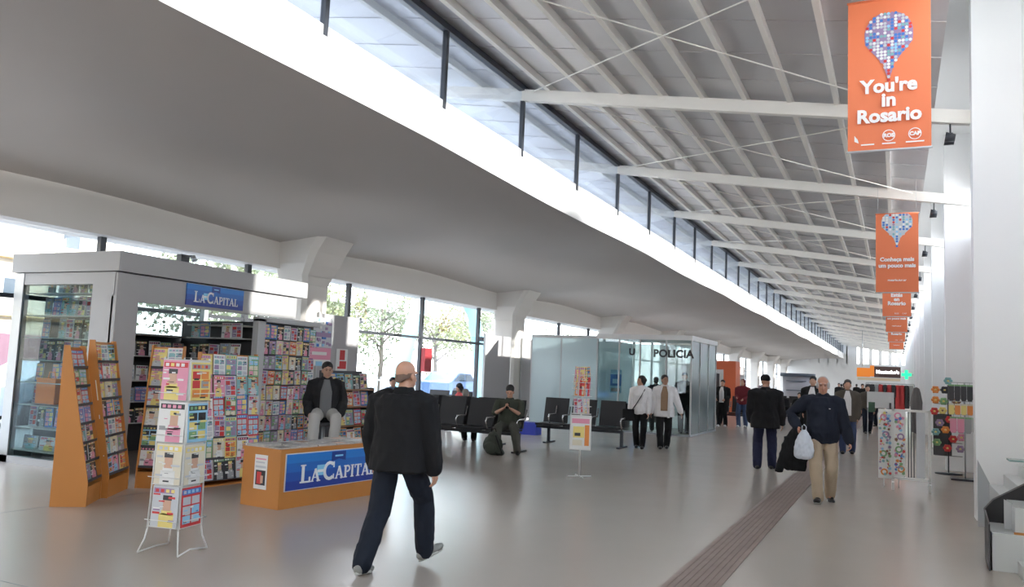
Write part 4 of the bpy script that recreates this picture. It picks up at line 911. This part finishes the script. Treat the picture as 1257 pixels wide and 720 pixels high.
    # ---- upper garment
    if top:
        inf = (.035 if coat else .016)*loose; b = MB(); lo = -.13-hem if coat else -.02-hem
        torso(b, inf, -.05 if not coat else -.13, .52)
        if hem > 0:
            w0, d0 = (.172*build+inf, .122*build+inf+belly*.6); b.rings([[T(h, (w0+g)*cos(q), belly*.3+(d0+g)*sin(q)) for q in [2*pi*j/20 for j in range(20)]] for h, g in ((.02,.0),(-.06,.004),(-.06-hem*.6,.008),(-.06-hem,.010))])
        for (s_, e, w_) in arms:
            we = lerp(e,w_,.97) if sleeve >= 1 else lerp(s_,e,sleeve*2) if sleeve < .5 else lerp(e,w_,(sleeve-.5)*2)
            pts = [T(.44,0,0)*.35+s_*.65, s_+(e-s_)*.08, lerp(s_,e,.45)]; rs = [.062+inf,.060+inf,.052+inf]
            if sleeve >= .5: pts += [e, lerp(e,we,.5), we]; rs += [.044+inf*.95,.044+inf*.9,.036+inf*.75]
            else: pts += [we]; rs += [.052+inf]
            limb(b, pts, rs)
        b.rings([[T(h,(r)*cos(q), -.004+r*1.02*sin(q)) for q in [2*pi*j/16 for j in range(16)]] for h, r in ((.47,.10),(.53,.074+inf*.3),(.565 if coat else .545,.070+inf*.3))])
        fuse('coat' if coat and hem > .15 else 'jacket' if coat else 'shirt', b, top, t, vox*1.15, 5, .008 if coat else .004, 8, seed=H+3)
    if neck_open:     # shirt or sweater seen in the open jacket front
        b = MB(); PR = [(-.12,.145,.105,0),(-.05,.172,.125,0),(.03,.165,.118,0),(.13,.132,.100,0),(.22,.138,.105,.005),(.32,.152,.125,.015),(.41,.158,.108,.0),(.465,.142,.088,-.01),(.505,.095,.07,-.01),(.54,.06,.058,-.01)] if female else [(-.12,.135,.10,0),(-.05,.165,.118,0),(.03,.168,.118,0),(.12,.148,.108,0),(.22,.150,.108,0),(.32,.168,.116,0),(.41,.178,.112,-.005),(.465,.160,.092,-.01),(.505,.105,.075,-.01),(.54,.068,.062,-.005)]
        def pr(h):
            for u, v in zip(PR, PR[1:]):
                if h <= v[0]: k = max(0,(h-u[0])/(v[0]-u[0])); return [u[i]*(1-k)+v[i]*k for i in range(4)]
            return PR[-1]
        rs = []
        for h in (-.04,.0,.05,.1,.15,.2,.25,.3,.35,.40,.44,.47,.50,.53):
            _, A, D, yy = pr(h); bl = belly*math.exp(-((h-.10)/.13)**2); A = A*build+.035*loose+bl*.5; D = D*build+.035*loose+bl+.017; wv = .085 if h < .35 else .085-(h-.35)*.25
            f_ = lambda x, e=0: T(h, x, yy+bl*.6+(D+e)*math.sqrt(max(.05,1-(x/A)**2)))
            rs.append([f_(-wv),f_(-wv*.5),f_(0),f_(wv*.5),f_(wv),f_(wv,-.05),f_(0,-.05),f_(-wv,-.05)])
        b.rings(rs)
        b.build('inner_shirt', neck_open, t)
    # ---- hair
    if hairc:
        b = MB()
        if hair == 'short': b.ell(Hm((0,-.028,.052)), .084,.100,.086, 18,12,HRm); b.ell(Hm((0,-.055,-.005)), .074,.062,.07,14,10,HRm)
        if hair == 'long':  b.ell(Hm((0,-.028,.052)), .088,.104,.090, 18,12,HRm); b.ell(Hm((0,-.07,-.03)), .082,.060,.10,14,10,HRm); b.ell(Hm((.07,-.015,-.02)), .024,.05,.08,10,8,HRm); b.ell(Hm((-.07,-.015,-.02)), .024,.05,.08,10,8,HRm)
        if hair == 'bun': b.ell(Hm((0,-.028,.050)), .084,.100,.086, 18,12,HRm); b.ell(Hm((0,-.115,.02)), .06,.05,.06,12,8,HRm); b.ell(Hm((0,-.065,-.03)), .08,.06,.08,14,10,HRm); b.ell(Hm((.068,-.01,.0)), .022,.05,.06,10,8,HRm); b.ell(Hm((-.068,-.01,.0)), .022,.05,.06,10,8,HRm)
        if hair == 'fringe':
            for k in range(17):
                a = R_(-18+ k*216/16); b.ell(Hm((.062*cos(a), -.018-.080*sin(a), .012-.034*sin(a)**2 if a>0 and a<3.2 else .012)), .014,.014,.030+.014*sin(a)**2, 8, 6, HRm)
        if hair == 'receding':
            for k in range(15):
                a = R_(-32+ k*244/14); b.ell(Hm((.074*cos(a), -.018-.092*sin(a), .012-.012*abs(sin(a)))), .018,.020,.050, 8, 6, HRm)
            b.ell(Hm((0,-.045,.062)), .074,.085,.070, 18,12,HRm)
        if hair == 'cap':
            b.ell(Hm((0,-.018,.058)), .088,.106,.084, 18,12,HRm); b.ell(Hm((0,.10,.045)), .062,.055,.010,12,6,HRm)
        if hair == 'hood':
            b.ell(Hm((0,-.035,.035)), .094,.10,.10,18,12,HRm); b.ell(Hm((0,-.06,-.06)), .09,.075,.10,14,10,HRm)
        hh = fuse({'cap':'cap','hood':'hood'}.get(hair,'hair'), b, hairc, t, vox if hair!='fringe' else min(vox,.008), 2, .003 if hair not in ('cap','hood') else 0, 30)
    if face and vox < .013:
        e = MB().use(mat('eye dark', (.03,.02,.02), .2))
        for sx in (1,-1): e.ell(Hm((sx*.028,.088,.005)), .011,.006,.005,8,6,HRm)
        e.build('eyes', None, t)
        e = MB().use(hairc or mat('brow grey', (.3,.28,.26), .8))
        for sx in (1,-1): e.ell(Hm((sx*.030,.097,.030)), .017,.005,.004,8,6,HRm)
        e.build('eyebrows', None, t)
        e = MB().use(mat('lips', (.38,.15,.12), .5)); e.ell(Hm((0,.094,-.068)), .021,.006,.006,8,6,HRm); e.build('lips', None, t)
    t.scale = (s,s,s)
    return t, dict(Hm=Hm, T=T, arms=arms, legs=legs, s=s)
def cloth(n, c, r=.85, **k): return mat('cloth '+n, c, r, spec=.2, **k)
BLK = cloth('black', (.014,.014,.015)); NAVY = cloth('dark navy', (.018,.022,.034)); JEAN = cloth('dark jeans', (.016,.020,.030)); KHAKI = cloth('khaki', (.46,.37,.27)); WHITE = cloth('white', (.78,.76,.76)); OLIVE = cloth('olive', (.062,.068,.052)); GREYT = cloth('grey trousers', (.46,.45,.43))
GREYS = cloth('grey sweater', (.16,.165,.17)); BROWN = cloth('grey brown', (.10,.085,.07)); MAROON = cloth('maroon', (.19,.03,.04)); TAN = cloth('tan', (.34,.22,.14)); JNS = cloth('blue jeans', (.07,.10,.19)); TEAL_ = cloth('grey blue', (.13,.19,.25)); REDC = cloth('red', (.40,.07,.07))
HB = mat('hair black', (.012,.010,.010), .6); HG = mat('hair grey', (.28,.26,.24), .8); HW = mat('hair light grey', (.45,.43,.42), .8); HGD = mat('hair cropped grey', (.19,.12,.09), .8)
SH = mat('shoe black', (.015,.014,.014), .4); SHG = mat('trainer grey', (.26,.26,.24), .6); SHW = mat('shoe white', (.62,.62,.62), .6)
# bald man walking away
t, q = person('bald man in black jacket and dark jeans walking away, nearest person', (-3.70,5.80,0), R_(4), 1.76, wa=((.27,.08,.80),(-.30,.10,.82)), an=((.09,.33,.115),(-.12,-.32,.10)), toe=(-28,4), pitch=(20,-6), pelvis=(-.02,0,.895), lean=.05,
     head=(-14,0), skin=mat('skin bald', (.56,.30,.20), .42), top=BLK, bottom=JEAN, shoe=SHG, hairc=HGD, hair='fringe', vox=.007, build=1.16, belly=.04, coat=True, hem=.05, curl=.5, loose=1.25)
g = MB(); Hm = q['Hm']
for sx in (1,-1): g.tube([Hm((sx*.082,-.005,.005)), Hm((sx*.070,.09,.006))], .002, 6); g.tube([Hm((sx*.03+.024*cos(a),.104,.002+.018*sin(a))) for a in [2*pi*k/12 for k in range(13)]], .0018, 6)
g.build('glasses', darkm, t)
# man with white bag
t, q = person('man in dark sweater and khaki trousers walking towards the camera', (-.94,12.42,0), R_(180+4), 1.79, wa=((.33,.16,1.00),(-.34,.06,.84)), an=((.05,.20,.09),(-.10,-.16,.09)), toe=(-8,10), pitch=(4,-14), pelvis=(0,0,.915), lean=.02, head=(0,-2),
     skin=mat('skin ruddy', (.50,.25,.17), .5), top=NAVY, bottom=KHAKI, shoe=SH, hairc=HW, hair='receding', vox=.009, build=1.06, belly=.03, coat=True, hem=.0, pole_e=((1,-.5,-.1),(-.5,-1,0)), curl=.9)
mw = MB(); mw.use(pm('white')).ell(q['T'](.36,-.09,.168), .012,.006,.006,8,6); mw.build('chest_logo', None, t)
Mx = Matrix.Translation((-.94,12.42,0)) @ Matrix.Rotation(R_(184),4,'Z')
# bag and coat held in his right hand (local +x)
bpy.context.view_layer.update()
b = MB(); rs = []
for z, rx, ry in ((.97,.025,.02),(.94,.05,.03),(.88,.085,.05),(.80,.115,.07),(.70,.128,.08),(.62,.125,.078),(.58,.09,.05)): rs.append([Vector((rx*cos(a)*(1+.05*sin(5*a)), ry*sin(a)*(1+.06*cos(4*a)), z)) for a in [2*pi*k/20 for k in range(20)]])
b.rings(rs); b.tube([(-.02,0,.95),(-.03,0,1.02),(0,0,1.05),(.03,0,1.02),(.02,0,.95)], .007, 6)
o = fuse('plastic_bag', b, mat('white plastic bag', (.60,.65,.72), .45), None, .009, 3, .008, 14); o.matrix_world = Mx @ Matrix.Translation((.24,.30,.02)); tag(o, 'white plastic bag held by the man in khaki trousers', 'bag')
b = MB(); rs = []
for z, rx, ry, dx in ((1.02,.05,.06,0),(.95,.11,.07,0),(.85,.15,.065,.01),(.70,.17,.06,.015),(.58,.185,.06,.03),(.47,.17,.055,.03),(.42,.13,.05,.01)): rs.append([Vector((dx+rx*cos(a)*(1+.12*sin(3*a+z*3)), ry*sin(a)*(1+.2*cos(5*a)), z)) for a in [2*pi*k/24 for k in range(24)]])
b.rings(rs); b.rings([[Vector((.13+.05*cos(a)+ (1-z)*.12, .04*sin(a), z*.5+.38)) for a in [2*pi*k/12 for k in range(12)]] for z in (.0,.3,.7,1.0)])
o = fuse('folded_coat', b, BLK, None, .012, 3, .012, 9); o.matrix_world = Mx @ Matrix.Translation((.33,.12,.0)); tag(o, 'black coat hanging from the arm of the man in khaki trousers', 'coat')
# capped man in black puffer coat
person('man in black cap and padded black coat standing with his back turned', (-2.25,16.2,0), R_(8), 1.80, wa=((.30,.10,.82),(-.26,.14,.86)), an=((.13,.10,.08),(-.13,-.06,.08)), toe=(-18,5), pelvis=(0,0,.925), head=(-25,0), top=BLK, bottom=cloth('navy trousers', (.018,.020,.045)), shoe=SH, hairc=BLK, hair='cap', vox=.011, build=1.2, coat=True, hem=.12, loose=1.2)
# two women
t, q = person('woman in white jacket with a shoulder strap, left one of the walking pair', (-5.33,18.4,0), R_(180+14), 1.69, wa=((.24,.05,.80),(-.20,.12,.84)), an=((.07,-.12,.08),(-.07,.12,.08)), pelvis=(0,0,.92), head=(-50,0), top=WHITE, bottom=BLK, shoe=SH, hairc=HB, hair='bun', vox=.012, female=True, build=1.1, coat=True, loose=.8, skin=SKIN)
b = MB(); T_ = q['T']; b.tube([T_(.47,-.10,.10), T_(.30,-.02,.185), T_(.10,.10,.175), T_(-.05,.20,.10)], .011, 6); b.build('strap', BLK, t)
b = MB(); b.box(-.13,.13,-.05,.05,0,.26); o = b.build('handbag', BLK, bevel=.025); o.matrix_world = Matrix.Translation((-5.33,18.4,0)) @ Matrix.Rotation(R_(194),4,'Z') @ Matrix.Translation((.26,.12,.62)); tag(o, 'black handbag at the hip of the left walking woman', 'bag')
t, q = person('woman in open white coat over tan sweater, right one of the walking pair', (-4.87,18.8,0), R_(180+14), 1.73, wa=((.30,.02,.84),(-.38,-.02,.86)), an=((.07,.14,.08),(-.07,-.10,.08)), pelvis=(0,0,.92), head=(20,6), top=WHITE, bottom=BLK, shoe=SH, hairc=HB, hair='short', vox=.012, female=True, build=1.12, belly=.02, coat=True, hem=.12, neck_open=TAN, skin=SKIN2)
b = MB(); b.prism([(-.07,0,0),(-.015,0,0),(-.02,.02,.75),(-.06,.02,.75)], (0,.03,0)); o = b.build('scarf', WHITE, t, bevel=.008); o.location = (-.06,.17,.72)
# phone man seated
sx, sy = -7.15, 15.22
t, q = person('seated man in olive clothes looking down at his phone', (sx,sy,0), R_(198), 1.78, wa=((.09,.34,.86),(-.07,.34,.86)), an=((.20,.52,.09),(-.24,.50,.09)), pelvis=(0,.02,.53), lean=.06, head=(0,-26), top=OLIVE, bottom=cloth('grey olive', (.085,.085,.072)), shoe=SH, hairc=HB, vox=.010, build=1.25, belly=.04, sleeve=.55, hand_n=((-.3,.1,1),(.3,.1,1)), pole_e=((1,-.6,-.6),(-1,-.6,-.6)), seated=True, skin=SKIN, curl=.8, toe=(-12,14))
b = MB().box(-.035,.035,-.005,.005,0,.13); o = b.build('mobile_phone', mat('phone black', (.02,.02,.02), .2), bevel=.003); MB().box(-.031,.031,-.0062,-.005,.006,.124).build('screen', mat('phone glass', (.05,.06,.08), .1), o)
o.matrix_world = Matrix.Translation((sx,sy,0)) @ Matrix.Rotation(R_(198),4,'Z') @ Matrix.Translation((.0,.43,.89)) @ Matrix.Rotation(R_(35),4,'X'); tag(o, 'black phone held by the seated man in olive', 'phone')
b = MB(); b.ell((0,0,.19),.20,.14,.20,16,10); b.ell((.0,0,.34),.11,.09,.11,12,8); b.ell((0,-.12,.14),.13,.06,.11,12,8); b.ell((.16,-.02,.06),.10,.10,.06,10,8)
o = fuse('backpack', b, mat('backpack olive', (.035,.042,.03), .8), None, .012, 3, .01, 9); MB().tube([(-.05,.02,.44),(-.04,.0,.50),(.04,.0,.50),(.05,.02,.44)],.010,n=8).build('handle', BLK, o); MB().tube([(.1,-.1,.38),(.2,-.14,.2),(.26,-.1,.04)],.012,n=6).build('strap', BLK, o)
o.location = (-7.12,14.45,0); tag(o, 'dark olive backpack standing between the feet of the phone man', 'backpack')
# kiosk seller
person('young man in black jacket, grey sweater and pale trousers seated behind the orange counter', (-8.0,10.3,0), R_(180+40), 1.76, wa=((.24,.16,.86),(-.24,.12,.86)), an=((.17,.50,.42),(-.13,.48,.42)), pelvis=(0,0,.86), lean=.08, head=(6,-4), top=cloth('seller jacket', (.022,.022,.024)), bottom=GREYT, shoe=SH, hairc=HB, vox=.009, build=1.04, coat=True, hem=.05, neck_open=GREYS, seated=True, skin=mat('skin seller', (.47,.28,.20), .5))
st = thing('stool', 'plain stool under the seated kiosk seller', 'stool', (-7.98,10.27,0)); MB().cyl((0,0,.68),(0,0,.74),.17,n=20).build('seat', darkshelf, st)
for k in range(4): MB().cyl((.11*cos(pi/4+k*pi/2),.11*sin(pi/4+k*pi/2),.68),(.19*cos(pi/4+k*pi/2),.19*sin(pi/4+k*pi/2),0),.012).build('leg', alu, st)
# people in the waiting area
person('seated person in grey-blue top by the window, left of the bald man', (-10.9,16.6,0), R_(200), 1.7, wa=((.2,.3,.62),(-.2,.3,.62)), an=((.12,.5,.09),(-.12,.5,.09)), pelvis=(0,0,.62), head=(30,0), top=TEAL_, bottom=JNS, shoe=SH, hairc=HB, vox=.014, seated=True, lean=.1, coat=True, face=False)
person('seated woman in red top reading by the window', (-10.6,19.35,0), R_(165), 1.6, wa=((.12,.3,.75),(-.12,.3,.75)), an=((.12,.5,.09),(-.12,.5,.09)), pelvis=(0,0,.56), head=(-20,-22), top=REDC, bottom=BLK, shoe=SH, hairc=HB, hair='long', vox=.014, seated=True, female=True)
person('grey-haired person in pale jacket seated facing away beside the phone man', (-8.75,16.25,0), R_(12), 1.6, wa=((.2,.3,.62),(-.2,.3,.62)), an=((.12,.5,.09),(-.12,.5,.09)), pelvis=(0,0,.50), head=(10,-12), top=cloth('pale jacket', (.42,.40,.38)), bottom=BLK, shoe=SH, hairc=HG, hair='short', vox=.014, seated=True, coat=True, face=False)
person('person in dark jacket at the counter behind the woman in red', (-10.0,23.0,0), R_(30), 1.68, top=BLK, bottom=BLK, shoe=SH, hairc=HB, vox=.018, coat=True, face=False, fing=False) if False else None
# office, couple and others further away
FAR = [('dark-clothed person inside the glass office between the two women', (-6.65,24.6), 20, 1.66, cloth('charcoal', (.05,.05,.055)), cloth('charcoal', (.05,.05,.055)), HB, 'short', {}),
 ('tall dark-clothed person inside the glass office right of the women', (-5.75,24.5), 200, 1.84, BLK, BLK, HB, 'short', {}),
 ('person in dark green jacket carrying things beyond the glass office', (-5.93,28.8), 150, 1.62, cloth('dark green', (.04,.055,.05)), cloth('green grey', (.07,.09,.10)), HB, 'short', {'wa':((.25,.32,1.05),(-.2,.3,1.0))}),
 ('person in open black coat and white top, left of the person in maroon', (-5.52,29.3), 175, 1.66, BLK, BLK, HB, 'short', {'neck_open':WHITE,'hem':.25,'wa':((.16,.24,1.0),(-.16,.24,1.0))}),
 ('person with maroon jacket and blue jeans in the distance', (-4.9,29.7), 170, 1.71, MAROON, JNS, MAROON, 'hood', {'wa':((.12,.28,1.05),(-.14,.28,1.0))}),
 ('man in grey-brown jacket and jeans behind the man in khaki trousers', (-1.06,21.4), 182, 1.80, BROWN, cloth('jeans mid', (.05,.07,.14)), HB, 'short', {'neck_open':WHITE,'hem':.12}),
 ('tall dark-coated person half hidden behind the man in khaki trousers', (-1.95,22.6), 175, 1.86, BLK, BLK, HB, 'short', {'neck_open':WHITE}),
 ('person in pale shirt standing by the lilac booth', (-5.9,42.0), 200, 1.74, cloth('pale lilac', (.50,.50,.58)), NAVY, HB, 'short', {})]
for l,(x,y),rz_,H,tp,bt2,hc_,hs,kw in FAR:
    kw = dict(kw); kw.setdefault('wa', ((.22,.06,.82),(-.22,.04,.82)))
    person(l, (x,y,0), R_(rz_), H, top=tp, bottom=bt2, shoe=SHW if 'maroon' in l else SH, hairc=hc_, hair=hs, vox=.016, coat=True, an=((.10,.10,.08),(-.10,-.08,.08)), pelvis=(0,0,.925), face=False, fing=True, build=1.06, **kw)
# seated and walking people far down the hall, each with its own copy
rp = random.Random(21)
A1, _ = person('x', (0,-60,0), 0, 1.7, wa=((.15,.3,.68),(-.15,.3,.68)), an=((.12,.5,.09),(-.12,.5,.09)), pelvis=(0,0,.52), lean=.05, top=BLK, bottom=BLK, shoe=SH, hairc=HB, vox=.022, coat=True, face=False, fing=False, seated=True)
A2, _ = person('x', (0,-62,0), 0, 1.75, an=((.10,.14,.08),(-.10,-.14,.08)), pelvis=(0,0,.92), top=BLK, bottom=JEAN, shoe=SH, hairc=HB, vox=.022, coat=True, face=False, fing=False)
A3, _ = person('x', (0,-64,0), 0, 1.70, an=((.10,.14,.08),(-.10,-.14,.08)), pelvis=(0,0,.92), top=BROWN, bottom=NAVY, shoe=SH, hairc=HB, vox=.022, coat=True, face=False, fing=False)
sd = [(-3.95,32.8,'first'),(-3.3,32.8,'second'),(-2.6,32.8,'third')]
for i,(x,y,n) in enumerate(sd): dup(A1, (x,y-.05,0), R_(180), f'dark-clothed seated person, {n} from left in the row behind the capped man', 'seated people in the distance')
dup(A1, (-5.9,30.8,0), R_(180), 'dark-clothed seated person on the row behind the couple', 'seated people in the distance')
far = [(-2.0,38),(-.9,31),(-1.6,47),(-2.7,52),(-.2,44),(-.9,58),(-1.9,63),(.1,50),(-3.4,58),(-4.3,54),(-.6,36.8),(-1.3,70),(-2.9,72),(-.2,64),(.3,57),(-3.7,66)]
for i,(x,y) in enumerate(far):
    src = (A2,A3)[i%2]; dup(src, (x,y,0), R_(rp.uniform(150,210) if i%3 else rp.uniform(-20,20)), 'tiny standing figure in dark clothes in the crowd at the far end', 'crowd at the far end')
for a in (A1,A2,A3):
    for c in list(a.children): bpy.data.objects.remove(c)
    bpy.data.objects.remove(a)
# ------------------------------------------------------------------ light
w = bpy.data.worlds.new('world'); SC.world = w; w.use_nodes = True
nt = w.node_tree; bg = nt.nodes['Background']
tc = nt.nodes.new('ShaderNodeTexCoord'); sp = nt.nodes.new('ShaderNodeSeparateXYZ'); nt.links.new(tc.outputs['Generated'], sp.inputs[0])
cr = nt.nodes.new('ShaderNodeValToRGB'); nt.links.new(sp.outputs['Z'], cr.inputs[0])
cr.color_ramp.elements[0].position = 0.; cr.color_ramp.elements[0].color = (.98,.98,.97,1)
cr.color_ramp.elements[1].position = .7; cr.color_ramp.elements[1].color = (.72,.84,1.,1)
nt.links.new(cr.outputs[0], bg.inputs['Color']); bg.inputs['Strength'].default_value = 5.5
def portal(loc, rot, sx, sy):
    l = bpy.data.lights.new('sky_portal', 'AREA'); l.shape = 'RECTANGLE'; l.size = sx; l.size_y = sy; l.cycles.is_portal = True
    o = bpy.data.objects.new('sky_portal', l); COL.objects.link(o); o.location = loc; o.rotation_euler = rot
s = bpy.data.lights.new('sun', 'SUN'); s.energy = 7.; s.angle = .01; s.color = (1,.95,.86)
o = bpy.data.objects.new('sun', s); COL.objects.link(o)
o.rotation_euler = Vector((.95,.30,.20)).to_track_quat('Z','Y').to_euler()
# spotlights on the beam ends (built with the fixtures) wash the fascia
for y in BEAMY:
    if y < 0 or y > 95: continue
    l = bpy.data.lights.new('beam_spotlight_lamp', 'SPOT'); l.energy = 3200; l.spot_size = R_(60); l.spot_blend = .6; l.shadow_soft_size = .12; l.color=(1,.99,.97)
    o = bpy.data.objects.new('beam_spotlight_lamp', l); COL.objects.link(o); o.location = (.55, y-.25, 4.86)
    d = Vector((.55, y-.25, 4.86)) - Vector((XF, y-.25, 5.1)); o.rotation_euler = d.to_track_quat('Z','Y').to_euler(); o.scale = (1,.16,1)
